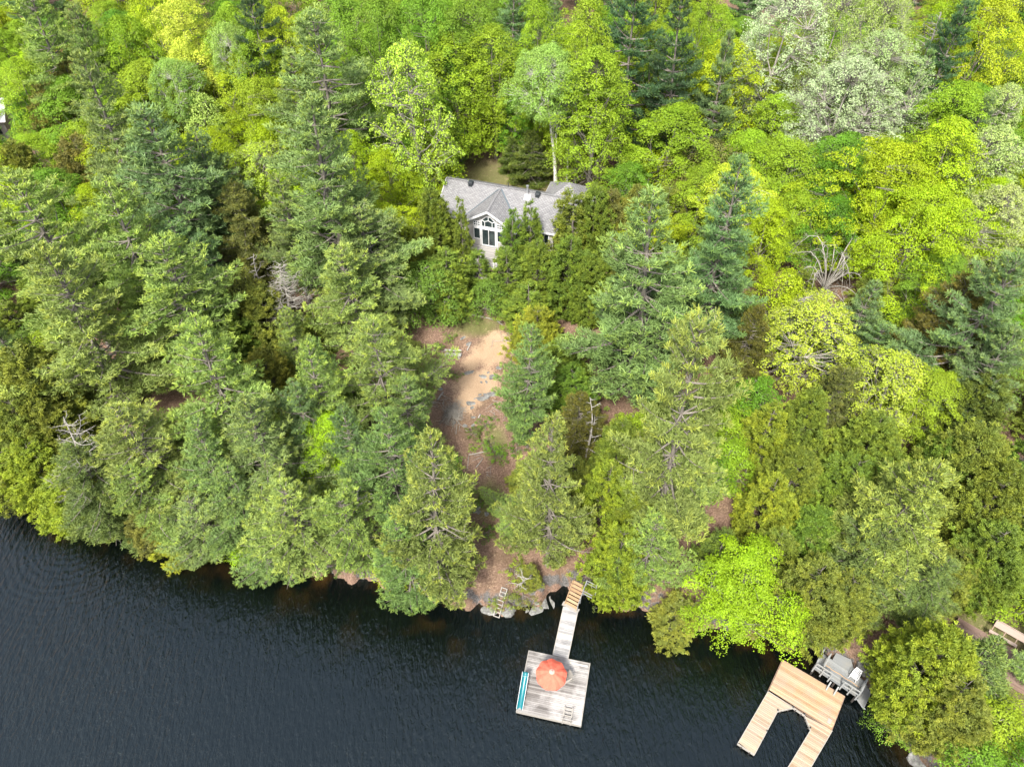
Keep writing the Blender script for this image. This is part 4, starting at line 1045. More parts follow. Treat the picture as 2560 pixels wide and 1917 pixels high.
c_ = lg(r6g(1560,530,ZG+0.4)); 
ch = empty('garden_chair', (0,0,0)); ch.parent=None
cw = (A.x+c_[0]*math.cos(ag)-c_[1]*math.sin(ag), A.y+c_[0]*math.sin(ag)+c_[1]*math.cos(ag), ZG); ch.location=cw; ch.rotation_euler=(0,0,ag-0.1)
tag(ch,'white moulded garden chair on the grey landing','chair')
mb = MB(); mb.hexa([(-0.26,-0.28,0.40),(0.26,-0.28,0.40),(0.23,0.24,0.37),(-0.23,0.24,0.37)],[(-0.26,-0.28,0.43),(0.26,-0.28,0.43),(0.23,0.24,0.40),(-0.23,0.24,0.40)]); mb.build('seat', M['white'], ch, 0.01)
mb = MB()
for k in range(5): mb.bar((-0.19+k*0.095,0.24,0.39),(-0.21+k*0.105,0.40,0.86),0.05,0.02)
mb.bar((-0.25,0.40,0.86),(0.25,0.40,0.86),0.03,0.07); mb.build('backrest', M['white'], ch)
for s in (-1,1):
    mb = MB(); mb.tube([(s*0.27,-0.27,0.42),(s*0.28,-0.24,0.62),(s*0.28,0.1,0.66),(s*0.25,0.36,0.66)],0.026,6); mb.build('armrest', M['white'], ch)
    for y in (-0.25,0.25): mb = MB(); mb.tube([(s*0.24,y,0.40),(s*0.28,y*1.15,0)],[0.03,0.022],6); mb.build('leg', M['white'], ch)

# --- brown deck and bench at the right edge ------------------------------
zb = float(ground_z(*XY(2450,1600,3)[:2]))+0.75
r8 = lambda x,y,z: XY(2340+x*.1087, 1520+y*.1087, z)
A = r8(370,560,zb); B = r8(2500,1450+360,zb); ub = (B-A).normalized(); ab, lb = frame(A, ub)
Cw = lb(r8(480,390,zb)); 
bd = empty('brown_deck', (A.x,A.y,0), ab); tag(bd, 'faded brown wooden deck at the right edge', 'deck')
M['brown_wood2'] = wood_mat('faded_brown_planks', (0.30,0.20,0.16), (0.44,0.32,0.26), None, 'X')
mb = MB(120); strips(mb, [(0.05,-1.3),(7.5,-1.3),(7.5,1.55),(0.05,1.55)], 0.14, 0.01, zb-0.04, zb); mb.build('decking', M['brown_wood2'], bd)
mb = MB(121); mb.box(0,7.5,-1.35,-1.3,zb-0.3,zb-0.01,0.5); mb.box(0.0,0.045,-1.3,1.6,zb-0.3,zb+0.03,1.0); mb.box(0,7.5,1.555,1.60,zb-0.3,zb-0.01,0.5); mb.box(0.05,3.2,-0.13,-0.07,zb+0.004,zb+0.05,1.0); mb.build('edge_boards', M['brown_wood'], bd)
for x in (0.3,3.0,6.0):
    for y in (-1.1,1.3): mb = MB(122); mb.box(x-0.06,x+0.06,y-0.06,y+0.06,zb-2.6,zb-0.05); mb.build('post', M['frame_dark'], bd)
s0 = r8(1230,500,zb+0.45); s1 = r8(1850,900,zb+0.45); l0=lb(s0); l1=lb(s1)
bn_ = empty('built_in_bench', (A.x,A.y,zb), ab); tag(bn_, 'long pinkish-brown wooden bench with plank back on the brown deck', 'bench')
M['bench_wood'] = wood_mat('bench_planks', (0.46,0.34,0.28), (0.62,0.49,0.42), None, 'X')
mb = MB(130); mb.box(l0[0],l1[0],l0[1]-0.16,l0[1]+0.10,0.42,0.46,0.9); mb.build('seat', M['bench_wood'], bn_)
mb = MB(131); mb.hexa([(l0[0]+0.1,l0[1]+0.42,0.62),(l1[0]+0.8,l0[1]+0.42,0.62),(l1[0]+0.8,l0[1]+0.80,0.92),(l0[0]+0.1,l0[1]+0.80,0.92)],[(l0[0]+0.1,l0[1]+0.40,0.66),(l1[0]+0.8,l0[1]+0.40,0.66),(l1[0]+0.8,l0[1]+0.78,0.96),(l0[0]+0.1,l0[1]+0.78,0.96)],0.5); mb.box(l0[0]+0.1,l1[0]+0.8,l0[1]+0.82,l0[1]+0.87,0.85,1.0,1.0); mb.build('backrest', M['bench_wood'], bn_)
for x in (l0[0]+0.15,(l0[0]+l1[0])/2,l1[0]-0.15): mb = MB(132); mb.box(x-0.04,x+0.04,l0[1]-0.1,l0[1]+0.08,0,0.42); mb.bar((x,l0[1]+0.06,0.2),(x,l0[1]+0.62,0.74),0.06,0.06); mb.build('leg', M['brown_wood'], bn_)

# --- the cottage -----------------------------------------------------------
FL = 9.6; EV = FL+2.7
eL = XY(1088.9,532,EV); eR = XY(1379.1,584.1,EV); uh = (eR-eL).normalized(); ah = math.atan2(uh.y,uh.x)
hs_ = empty('cottage', (eL.x,eL.y,0), ah); tag(hs_, 'light grey cottage with shingled roof and tall gable window', 'house')
m, nt, out = nmat('roof_shingles'); tc = N(nt,'ShaderNodeTexCoord')
bt = N(nt,'ShaderNodeTexBrick'); bt.inputs['Scale'].default_value=1.0; bt.inputs['Mortar Size'].default_value=0.02; bt.inputs['Brick Width'].default_value=0.34; bt.inputs['Row Height'].default_value=0.16
bt.inputs['Color1'].default_value=(0.17,0.17,0.175,1); bt.inputs['Color2'].default_value=(0.26,0.26,0.265,1); bt.inputs['Mortar'].default_value=(0.08,0.08,0.085,1)
L(nt, tc.outputs['Object'], bt.inputs['Vector']); bn2 = noise(nt, tc.outputs['Object'], 14, 4); bn3 = noise(nt, tc.outputs['Object'], 0.6, 3)
c = mixc(nt, ramp(nt,bn2,[(0.45,0.0),(0.7,0.3)]), bt.outputs[0], (0.31,0.31,0.315)); c = mixc(nt, ramp(nt,bn3,[(0.4,0.0),(0.7,0.3)]), c, (0.26,0.255,0.25))
principled(nt,out,c,0.9,0.15,normal=bump(nt,bt.outputs['Fac'],0.3,0.01)); M['shingle']=m
m, nt, out = nmat('pale_grey_siding'); tc = N(nt,'ShaderNodeTexCoord'); sx = N(nt,'ShaderNodeSeparateXYZ'); L(nt,tc.outputs['Object'],sx.inputs[0])
wv = mathn(nt,'FRACT',mathn(nt,'MULTIPLY',sx.outputs['Z'],8.0)); c = ramp(nt,wv,[(0.0,(0.22,0.21,0.20)),(0.12,(0.36,0.35,0.33)),(1.0,(0.40,0.39,0.37))]); principled(nt,out,c,0.6,0.3,normal=bump(nt,wv,0.3,0.01)); M['siding']=m
m, nt, out = nmat('dark_window_glass'); tc = N(nt,'ShaderNodeTexCoord'); n_g = noise(nt,tc.outputs['Object'],1.2,3); c = ramp(nt,n_g,[(0.35,(0.012,0.02,0.022)),(0.7,(0.05,0.07,0.07))]); principled(nt,out,c,0.05,0.6); M['glass']=m
m, nt, out = nmat('valley_flashing'); principled(nt,out,(0.10,0.125,0.14),0.5,0.4); M['flash']=m
HL = 13.55; RN = 3.8; RZ = 14.42; DB = 7.4          # roof length, ridge distance from eave, ridge height, depth
sl_ = (RZ-EV)/RN
# walls: one shell with the front bay
mb = MB(140)
mb.box(0.35,HL-0.35,0.4,DB-0.4,8.0,EV+0.20,0.5)
for x in (0.36,HL-0.36):  # gable ends
    s = 1 if x>1 else -1
    mb._add([(x,0.4,EV+0.2),(x,DB-0.4,EV+0.2),(x,RN,RZ-0.15),(x-s*0.1,0.4,EV+0.2),(x-s*0.1,DB-0.4,EV+0.2),(x-s*0.1,RN,RZ-0.15)],[(0,1,2),(5,4,3),(0,2,5,3),(1,4,5,2)],0.5)
GX, GW, GN, GZ = 6.3, 3.2, -1.05, 14.32
mb.box(GX-GW+0.3,GX+GW-0.3,-0.5,0.395,8.0,EV+0.05,0.5)
mb._add([(GX-GW+0.3,-0.5,EV+0.05),(GX+GW-0.3,-0.5,EV+0.05),(GX,-0.5,GZ-0.2),(GX-GW+0.3,-0.4,EV+0.05),(GX+GW-0.3,-0.4,EV+0.05),(GX,-0.4,GZ-0.2)],[(0,1,2),(5,4,3),(1,4,5,2),(0,2,5,3)],0.5)
mb.build('wall', M['siding'], hs_)
def slab(mb, a, b, c, d, th=0.12):
    a,b,c,d = map(Vector,(a,b,c,d)); n = (b-a).cross(d-a).normalized()
    if n.z < 0: n = -n
    mb.hexa([a-n*th,b-n*th,c-n*th,d-n*th],[a,b,c,d],0.5)
def roof_piece(nm, quads, th=0.12):
    """one slope in its own plane so that the shingle courses run level"""
    mb = MB(150)
    for q_ in quads: slab(mb,*q_,th=th)
    return mb.build(nm, M['shingle'], hs_)
# each slope is modelled flat in its local frame (x along the eave, y up the slope) and tilted
def slope(nm, origin, rz, tilt, polys, th=0.12):
    mb = MB(151)
    for P in polys:
        n=len(P); vs=[(x,y,-th) for x,y in P]+[(x,y,0) for x,y in P]
        mb._add(vs,[tuple(range(n))[::-1],tuple(n+i for i in range(n))]+[(i,(i+1)%n,n+(i+1)%n,n+i) for i in range(n)],0.5)
    o = mb.build(nm, M['shingle'], hs_); o.location=origin; o.rotation_euler=(tilt,0,rz); return o
tl = math.atan(sl_); SL = RN/math.cos(tl)
nv = (GZ-EV)/sl_   # where the bay ridge meets the main slope
slope('front_roof', (0,0,EV), 0, tl, [[(0,0),(GX-GW,0),(GX,nv/math.cos(tl)),(GX,SL),(0,SL)], [(GX+GW,0),(HL,0),(HL,SL),(GX,SL),(GX,nv/math.cos(tl))]])
slope('back_roof', (HL,DB,RZ-(DB-RN)*sl_), math.pi, tl, [[(0,0),(HL,0),(HL,(DB-RN)/math.cos(tl)),(0,(DB-RN)/math.cos(tl))]])
gs = (GZ-EV)/GW; gt = math.atan(gs); GS = GW/math.cos(gt)
# bay slopes: left one faces -x, right one faces +x ; local x runs along the bay eave
slope('bay_roof', (GX-GW,GN*-0+0.0,EV), -math.pi/2, gt, [[(0,0),(-GN,0),(-GN,GS),(-nv,GS)]])
slope('bay_roof', (GX+GW,0.0,EV), math.pi/2, gt, [[(GN,0),(0,0),(nv,GS),(GN,GS)]])
mb = MB(160)
mb.bar((0,-0.03,EV-0.09),(GX-GW-0.05,-0.03,EV-0.09),0.04,0.2); mb.bar((GX+GW+0.05,-0.03,EV-0.09),(HL,-0.03,EV-0.09),0.04,0.2)
for s in (-1,1):
    mb.bar((GX,GN-0.03,GZ-0.08),(GX+s*(GW+0.02),GN-0.03,EV-0.08),0.05,0.22); mb.bar((GX+s*(GW+0.04),GN,EV-0.10),(GX+s*(GW+0.04),0,EV-0.10),0.05,0.16)
for x in (-0.03,HL+0.03): mb.bar((x,0,EV-0.07),(x,RN,RZ-0.07),0.05,0.2); mb.bar((x,RN,RZ-0.07),(x,DB,RZ-(DB-RN)*sl_-0.07),0.05,0.2)
mb.build('fascia', M['white'], hs_)
mb = MB(161)
for s in (-1,1): mb.bar((GX+s*GW,0.0,EV+0.02),(GX+s*0.08,nv-0.05,GZ+0.02),0.17 if s>0 else 0.10,0.03)
mb.build('valley_flashing', M['flash'], hs_)
mb = MB(162); mb.bar((0,RN,RZ+0.025),(HL,RN,RZ+0.025),0.26,0.03,0.5); mb.bar((GX,GN,GZ+0.02),(GX,nv,GZ+0.02),0.22,0.03,0.5); mb.build('ridge_cap', M['shingle'], hs_)
# rear wing with a hipped roof
wc = lambda px,py,z: (lambda p:(p.x,p.y))(XY(px,py,z))
a_,lh = frame(eL, uh); wx,wy = lh(XY(1424,456,14.75))
b_ = 2.75; wz=12.75
mb = MB(163); ap=(wx,wy,14.75); cs4=[(wx-b_,wy-b_,wz),(wx+b_,wy-b_,wz),(wx+b_,wy+b_,wz),(wx-b_,wy+b_,wz)]
for i in range(4): mb._add([cs4[i],cs4[(i+1)%4],ap],[(0,1,2)],0.5)
mb._add(cs4,[(3,2,1,0)],0.5); mb.build('rear_wing_roof', M['shingle'], hs_)
mb = MB(164); mb.box(wx-b_+0.35,wx+b_-0.35,wy-b_+0.35,wy+b_-0.35,8.2,wz-0.01); mb.build('rear_wing_wall', M['siding'], hs_)
mb = MB(165)
for i in range(4): a,b = Vector(cs4[i]),Vector(cs4[(i+1)%4]); mb.bar(a-Vector((0,0,0.09)),b-Vector((0,0,0.09)),0.04,0.16)
mb.build('rear_wing_fascia', M['white'], hs_)
# roof furniture
def on_roof(px,py): 
    p = at_z(px,py,13.5)
    for _ in range(12):
        l = lh(p); z = EV+l[1]*sl_; p = at_z(px,py,z)
    l = lh(p); return l[0], l[1], EV+l[1]*sl_
for (px_,py_) in ((1177,466),(1344,494)):
    x,y,z = on_roof(px_,py_); mb = MB(); mb.box(x-0.22,x+0.22,y-0.2,y+0.2,z-0.15,z+0.28); mb.hexa([(x-0.3,y-0.28,z+0.283),(x+0.3,y-0.28,z+0.283),(x+0.3,y+0.28,z+0.283),(x-0.3,y+0.28,z+0.283)],[(x-0.22,y-0.2,z+0.47),(x+0.22,y-0.2,z+0.47),(x+0.22,y+0.2,z+0.47),(x-0.22,y+0.2,z+0.47)]); mb.build('roof_vent', M['black'], hs_, 0.015)
x,y,z = on_roof(1318.5,489); mb = MB(); mb.tube([(x,y,z-0.2),(x,y,z+0.95)],0.10,12); mb.tube([(x,y,z+0.97),(x,y,z+1.05),(x,y,z+1.10)],[0.17,0.16,0.03],12); fl_ = mb.build('stove_pipe', M['metal'], hs_)
x,y,z = on_roof(1318,497); mb = MB(); mb.hexa([(x-0.33,y-0.28,z-0.28*sl_+0.02),(x+0.33,y-0.28,z-0.28*sl_+0.02),(x+0.33,y+0.28,z+0.28*sl_+0.02),(x-0.33,y+0.28,z+0.28*sl_+0.02)],[(x-0.33,y-0.28,z-0.28*sl_+0.06),(x+0.33,y-0.28,z-0.28*sl_+0.06),(x+0.33,y+0.28,z+0.28*sl_+0.06),(x-0.33,y+0.28,z+0.28*sl_+0.06)]); mb.build('pipe_flashing', M['white'], hs_)
mb = MB(); x=7.0; mb.tube([(x,RN+0.4,RZ-0.5),(x,RN+0.4,RZ+0.35)],0.05,8); mb.build('vent_pipe', M['black'], hs_)
# windows: outline in (u, z) on the wall plane y
def window(nm, pts, wy_, bars=(), fr=0.09, label=None):
    n=len(pts); f = MB(170)
    for i in range(n):
        (u0,z0),(u1,z1)=pts[i],pts[(i+1)%n]; f.bar((u0,wy_-0.035,z0),(u1,wy_-0.035,z1),0.07,fr,0.5,up=(0,1,0)) if False else f.bar((u0,wy_-0.035,z0),(u1,wy_-0.035,z1),fr if abs(u1-u0)<1e-6 else 0.07,0.07 if abs(u1-u0)<1e-6 else fr,0.5,up=(0,1,0) if abs(u1-u0)<1e-6 else (0,0,1))
    for (u0,z0,u1,z1) in bars: 
        v_=abs(u1-u0)<1e-6; f.bar((u0,wy_-0.045,z0),(u1,wy_-0.045,z1),0.06 if v_ else 0.05,0.05 if v_ else 0.06,0.5,up=(0,1,0) if v_ else (0,0,1))
    fo = f.build(nm, M['white'], hs_)
    g_ = MB(171); g_._add([(u,wy_-0.012,z) for u,z in pts],[tuple(range(n))]); g_.build('pane', M['glass'], fo)
    return fo
wy_ = -0.5
window('sliding_door',[(5.48,FL+0.05),(7.02,FL+0.05),(7.02,FL+2.12),(5.48,FL+2.12)],wy_,[(6.25,FL+0.05,6.25,FL+2.12)],0.10)
u0,u1,zb_,zs,zp = 5.48,7.02,FL+2.42,FL+3.20,FL+3.78
um=(u0+u1)/2; cz_=FL+3.15
window('fan_window',[(u0,zb_),(u1,zb_),(u1,zs),(u1-0.45,zp-0.12),(um,zp),(u0+0.45,zp-0.12),(u0,zs)],wy_,
  [(um,zp,um,cz_+0.1),(um,cz_+0.1,um-0.42,cz_-0.08),(um,cz_+0.1,um+0.42,cz_-0.08),(um-0.42,cz_-0.08,um-0.42,zb_),(um+0.42,cz_-0.08,um+0.42,zb_),(um-0.42,cz_-0.08,u0,zs),(um+0.42,cz_-0.08,u1,zs)],0.09)
for s in (-1,1):
    c0 = um+s*1.32
    window('side_window',[(c0-0.36,FL+0.75),(c0+0.36,FL+0.75),(c0+0.36,FL+2.12),(c0-0.36,FL+2.12)],wy_)
    window('square_window',[(c0-0.36,FL+2.42),(c0+0.36,FL+2.42),(c0+0.36,FL+2.98),(c0-0.36,FL+2.98)],wy_,[(c0-0.36,FL+2.7,c0+0.36,FL+2.7),(c0-0.12,FL+2.42,c0-0.12,FL+2.98),(c0+0.12,FL+2.42,c0+0.12,FL+2.98)],0.07)
mb = MB(172)
for (a,b,c,d) in ((u0-0.2,u1+0.2,FL+2.2,FL+2.34),(um-1.75,u0-0.22,FL+2.2,FL+2.34),(u1+0.22,um+1.75,FL+2.2,FL+2.34)): mb.box(a,b,wy_-0.03,wy_-0.003,c,d)
for x in (u0-0.17,u1+0.17): mb.box(x-0.04,x+0.04,wy_-0.028,wy_-0.003,FL,FL+3.4)
mb.build('window_trim', M['white'], hs_)
for c0 in (1.2,2.4,10.6,12.2): window('front_window',[(c0-0.5,FL+1.0),(c0+0.5,FL+1.0),(c0+0.5,FL+2.2),(c0-0.5,FL+2.2)],0.397,[(c0,FL+1.0,c0,FL+2.2)])

# raised deck in front of the cottage
dk2 = empty('cottage_deck', (eL.x,eL.y,0), ah); tag(dk2, 'pale grey raised deck with white railing along the cottage front', 'deck')
M['deck_pale'] = wood_mat('pale_deck_boards', (0.42,0.40,0.38), (0.62,0.60,0.57), None, 'X')
zd = FL-0.15
mb = MB(180); strips(mb, [(2.3,-4.1),(HL,-4.1),(HL,-0.56),(2.3,-0.56)], 0.145, 0.012, zd-0.05, zd); mb.build('decking', M['deck_pale'], dk2)
for k in range(3):
    mb = MB(181+k); mb.box(2.6,7.6,-4.45-k*0.42,-4.12-k*0.42,zd-0.22-k*0.2,zd-0.17-k*0.2,0.9); mb.build('step', M['deck_pale'], dk2)
mb = MB(185); mb.box(2.3,HL,-4.15,-4.105,zd-0.35,zd-0.01,0.7)
for x in np.arange(2.5,HL,1.8): mb.box(x-0.07,x+0.07,-3.9,-3.76,7.0,zd-0.06,0.4)
mb.build('support_frame', M['brown_wood'], dk2)
mb = MB(186); mb.box(7.9,HL,-4.08,-4.0,zd+0.88,zd+0.96); mb.box(7.9,HL,-4.06,-4.02,zd+0.1,zd+0.16)
for x in np.arange(7.95,HL,0.16): mb.box(x-0.02,x+0.02,-4.055,-4.025,zd+0.16,zd+0.88)
for x in np.arange(7.95,HL,1.8): mb.box(x-0.06,x+0.06,-4.1,-3.98,zd,zd+1.05)
mb.build('railing', M['white'], dk2)
for i,(x,y,r_) in enumerate(((11.4,-2.2,0.4),(12.6,-2.6,-0.5))):
    w_ = (eL.x+x*math.cos(ah)-y*math.sin(ah), eL.y+x*math.sin(ah)+y*math.cos(ah), zd)
    slat_chair('deck_chair', w_, ah+r_, M['white'], ('white slatted chair on the cottage deck, left of the two','white slatted chair on the cottage deck, right of the two')[i])

# white-roofed neighbour at the left edge
nb, _ = on_ground(-10,345,0.0)
nh = empty('neighbour_house', tuple(map(float,nb)), 0.25); tag(nh, 'white-roofed house partly seen at the upper left edge', 'house')
mb = MB(190); mb.box(-6,2.2,-1,5,-0.5,2.8,0.5)
mb._add([(-5.99,-1,2.8),(-5.99,5,2.8),(-5.99,2,4.3),(2.19,-1,2.8),(2.19,5,2.8),(2.19,2,4.3)],[(0,1,2),(5,4,3),(0,2,5,3),(1,4,5,2)],0.5); mb.build('wall', M['siding'], nh)
mb = MB(191); M['white_roof']=plain_mat('white_metal_roof',(0.74,0.75,0.77),0.4,0.5)
slab(mb,(-6.4,-1.4,2.62),(2.6,-1.4,2.62),(2.6,2,4.35),(-6.4,2,4.35)); slab(mb,(2.6,5.4,2.62),(-6.4,5.4,2.62),(-6.4,2,4.35),(2.6,2,4.35)); mb.build('roof', M['white_roof'], nh)
mb = MB(192)
for x in (-4,-1.5,1.0): mb.box(x-0.5,x+0.5,-1.03,-1.005,0.9,2.1)
mb.build('window', M['glass'], nh)

# --- the clearing ----------------------------------------------------------
pb, _ = on_ground(1133,893,0.0)
be = empty('log_bench', tuple(map(float,pb)), math.radians(-3)); tag(be, 'weathered grey split-log bench in the clearing', 'bench')
M['silver_wood'] = wood_mat('silvery_split_log', (0.34,0.33,0.32), (0.66,0.65,0.63), None, 'X')
mb = MB(200)
for k in range(3): mb.box(-0.86,0.86,-0.24+k*0.155,-0.24+k*0.155+0.145,0.40,0.47)
mb.build('seat', M['silver_wood'], be, 0.01)
mb = MB(201); mb.bar((-0.86,0.26,0.74),(0.86,0.26,0.74),0.05,0.22); mb.build('backrest', M['silver_wood'], be, 0.01)
for x in (-0.62,0.62): mb = MB(202); mb.tube([(x,-0.05,-0.1),(x,-0.05,0.40)],0.16,9); mb.build('leg', M['dead'], be); mb = MB(203); mb.bar((x,0.2,0.3),(x,0.3,0.82),0.07,0.05); mb.build('back_post', M['silver_wood'], be)

def stick(pts, r0, r1, label, name='stick', mat='dead', group='dead sticks and poles in the clearing', cat='stick', side=0, seed=0):
    P = []
    for (px_,py_) in pts: p,_ = on_ground(px_,py_,0.06); P.append(Vector(map(float,p)))
    base = P[0]; mb = MB(seed); rg = random.Random(seed)
    Q = []
    for i in range(len(P)-1):
        for k in range(4): t=k/4; Q.append(P[i].lerp(P[i+1],t)+Vector((rg.uniform(-.02,.02),rg.uniform(-.02,.02),rg.uniform(0,.03))))
    Q.append(P[-1]); Q=[a-base for a in Q]; n=len(Q)
    mb.tube(Q,[r0+(r1-r0)*i/(n-1) for i in range(n)],7)
    for s in range(side):
        i = rg.randrange(1,n-1); d=(Q[i+1]-Q[i]).normalized(); a = rg.choice((-1,1))*rg.uniform(0.5,1.0); e = Vector((d.x*math.cos(a)-d.y*math.sin(a), d.x*math.sin(a)+d.y*math.cos(a), 0.25))*rg.uniform(0.25,0.8)
        mb.tube([Q[i],Q[i]+e*0.5+Vector((0,0,0.04)),Q[i]+e],[r1,r1*0.8,r1*0.4],5)
    o = mb.build(name, M[mat], smooth=True); o.location = base; tag(o,label,cat,group); return o
stick([(1163,784),(1210,793),(1255,804)],0.07,0.05,'long white fallen pole below the cottage deck',cat='pole',name='fallen_pole',side=1,seed=1)
stick([(1243,803),(1256,812)],0.07,0.06,'short split log at the end of the white fallen pole',name='log',cat='log',seed=2)
stick([(1236,853),(1268,853),(1292,848)],0.035,0.015,'curved bare branch at the right rim of the clearing',side=5,seed=3)
stick([(1168,876),(1178,855)],0.07,0.06,'pale broken plank right of the bench',name='plank',cat='plank',seed=4)
stick([(1094,1000),(1108,980)],0.09,0.07,'short grey log left below the dry grass',name='log',cat='log',seed=5)
stick([(1196,1045),(1201,1035)],0.08,0.07,'stubby whitish log on the slope below the clearing',name='log',cat='log',seed=6)
stick([(1140,1085),(1143,1058)],0.035,0.03,'thin pale stick left of the lower path',seed=7)
stick([(1172,1137),(1222,1127)],0.06,0.05,'tan log lying across the lower path',name='log',cat='log',seed=8)
stick([(1190,1168),(1208,1144)],0.05,0.04,'straight stick below the tan log on the path',seed=9)
stick([(1172,1140),(1168,1175)],0.03,0.02,'thin stick left below the tan log',seed=10)
stick([(1046,952),(1066,940),(1098,944)],0.04,0.02,'forked grey branch at the left rim, under the pine',side=3,seed=11)
rgs = random.Random(77)
for i in range(64):
    cx,cy,sx,sy = ((1112,1005,45,22),(1140,1045,26,30),(1095,900,30,24),(1250,1010,30,26),(1215,1190,22,55),(1260,840,30,14))[i%6]
    px_=cx+rgs.uniform(-sx,sx); py_=cy+rgs.uniform(-sy,sy); a=rgs.uniform(0,3.14); l=rgs.uniform(10,34)
    stick([(px_,py_),(px_+math.cos(a)*l,py_+math.sin(a)*l*0.7)],rgs.uniform(0.018,0.035),0.010,'thin dead stick among the scattered brush around the clearing',side=rgs.randint(0,3),seed=100+i,group='scattered brush sticks')

m, nt, out = nmat('lichened_granite'); tc = N(nt,'ShaderNodeTexCoord'); a=noise(nt,tc.outputs['Object'],3.0,6,0.7); b_n=noise(nt,tc.outputs['Object'],9.0,5,0.7)
c = ramp(nt,a,[(0.3,(0.07,0.068,0.065)),(0.5,(0.18,0.175,0.17)),(0.7,(0.33,0.33,0.32))]); c = mixc(nt, ramp(nt,b_n,[(0.52,0.0),(0.62,0.7)]), c, (0.20,0.24,0.18)); principled(nt,out,c,0.9,0.2,normal=bump(nt,b_n,0.7,0.05)); M['rock']=m
def rock(px_,py_,sx,sy,sz,rz,seed,label,group,zoff=0.0):
    p,_ = on_ground(px_,py_,0.0); rg = np.random.default_rng(seed)
    bm_ = __import__('bmesh').new(); __import__('bmesh').ops.create_icosphere(bm_,subdivisions=3,radius=1.0)
    ph = rg.uniform(0,6.28,6)
    for v in bm_.verts:
        c = v.co; k = 1+0.16*math.sin(3.1*c.x+ph[0])*math.sin(2.7*c.y+ph[1])+0.12*math.sin(5*c.z+ph[2]+2*c.x)+0.07*math.sin(9*c.x+ph[3])*math.sin(8*c.y+ph[4])
        q = max(abs(c.x),abs(c.y),abs(c.z)); k *= (0.75+0.25/q)
        v.co = Vector((c.x*k*sx,c.y*k*sy,max(-0.5,min(0.62+0.08*math.sin(4*c.x+ph[5]),c.z*k))*sz))
    me = bpy.data.meshes.new('rock'); bm_.to_mesh(me); bm_.free()
    o = link('rock', me, M['rock']); o.location=(float(p[0]),float(p[1]),float(p[2])+zoff); o.rotation_euler=(0,0,rz); tag(o,label,'rock',group)
RK = [(1175,932,0.75,0.35,0.35,0.1,'long pale ledge rock across the clearing below the bench'),(1205,940,0.7,0.3,0.3,-0.25,'thin ledge rock joined right of the pale ledge'),(1235,942,0.65,0.38,0.4,0.2,'flat grey rock at the right end of the ledge'),
(1248,920,0.4,0.3,0.3,0,'small rock right of the clearing beside the pine'),(1205,996,1.0,0.35,0.45,0.35,'lichened ledge rock under the dry grass patch'),(1230,986,0.7,0.4,0.45,0.1,'lichened rock right in the lower ledge'),(1178,1008,0.6,0.3,0.35,0,'low rock left in the lower ledge'),(1064,990,0.5,0.45,0.35,0.4,'mossy grey rock at the lower left rim of the clearing'),
(1090,958,0.4,0.3,0.25,1,'small grey rock left of the dry grass'),(1102,972,0.3,0.22,0.2,0,'smallest rock near the short grey log'),(1280,824,0.45,0.35,0.3,0.3,'grey boulder near the cedar at the upper right rim'),(1158,844,0.4,0.2,0.2,0.8,'flat rock in the green grass above the bench'),(1172,858,0.3,0.45,0.2,0,'pale rock right above the bench')]
for i,(a,b,sx,sy,sz,rz,lab) in enumerate(RK): rock(a,b,sx*0.85,sy*0.75,sz*0.6,rz,300+i,lab,'rocks of the clearing',-0.04)
SR = [(1366,1508,0.9,1.2,0.9,0.2,'light grey boulder on the shore left of the stairs'),(1340,1526,0.9,0.7,0.6,0.2,'grey shore rock left of the light boulder'),(1305,1530,1.1,0.6,0.6,0,'broad shore rock between the old ladder and the boulder'),(1270,1528,0.8,0.6,0.6,0.4,'dark shore rock right of the old ladder'),(1222,1527,0.9,0.5,0.6,-0.2,'shore rock left of the old ladder'),
(1395,1512,0.5,0.5,0.5,0,'small dark rock beside the foot of the stairs'),(1465,1520,0.6,0.45,0.5,0,'shore rock right of the gangway head'),(618,1432,1.0,0.6,0.8,0.1,'grey rock at the left shore beside the lime-green tree'),(505,1425,0.6,0.5,0.6,0,'rock at the waterline left of the lime-green tree'),(2195,1660,0.9,0.8,0.9,0.5,'grey boulder right of the grey landing'),(2165,1670,0.7,0.9,0.7,0.1,'mottled rock right against the grey landing'),
(2250,1640,1.2,0.8,0.9,0.6,'pale rock outcrop above the grey landing'),(2240,1870,0.7,1.2,0.9,0.3,'pale rocky bank at the lower right shore'),(2290,1905,0.8,1.1,0.9,0.5,'second pale rock of the lower right bank'),(2505,1890,0.5,0.4,0.4,0,'small white rock on the bare ground at the bottom right')]
for i,(a,b,sx,sy,sz,rz,lab) in enumerate(SR): rock(a,b,sx*0.72,sy*0.72,sz*0.8,rz,340+i,lab,'rocks along the shore',-0.05)
for i in range(26):
    cx,cy,sx,sy = ((1250,1525,60,8),(1340,1500,45,14),(1200,1240,20,70),(1160,1040,30,40),(1220,960,30,30))[i%5]
    rock(cx+rgs.uniform(-sx,sx),cy+rgs.uniform(-sy,sy),rgs.uniform(.12,.28),rgs.uniform(.1,.22),rgs.uniform(.08,.2),rgs.uniform(0,3),400+i,'small loose grey stone scattered down the path and bank','loose stones on the path and bank')

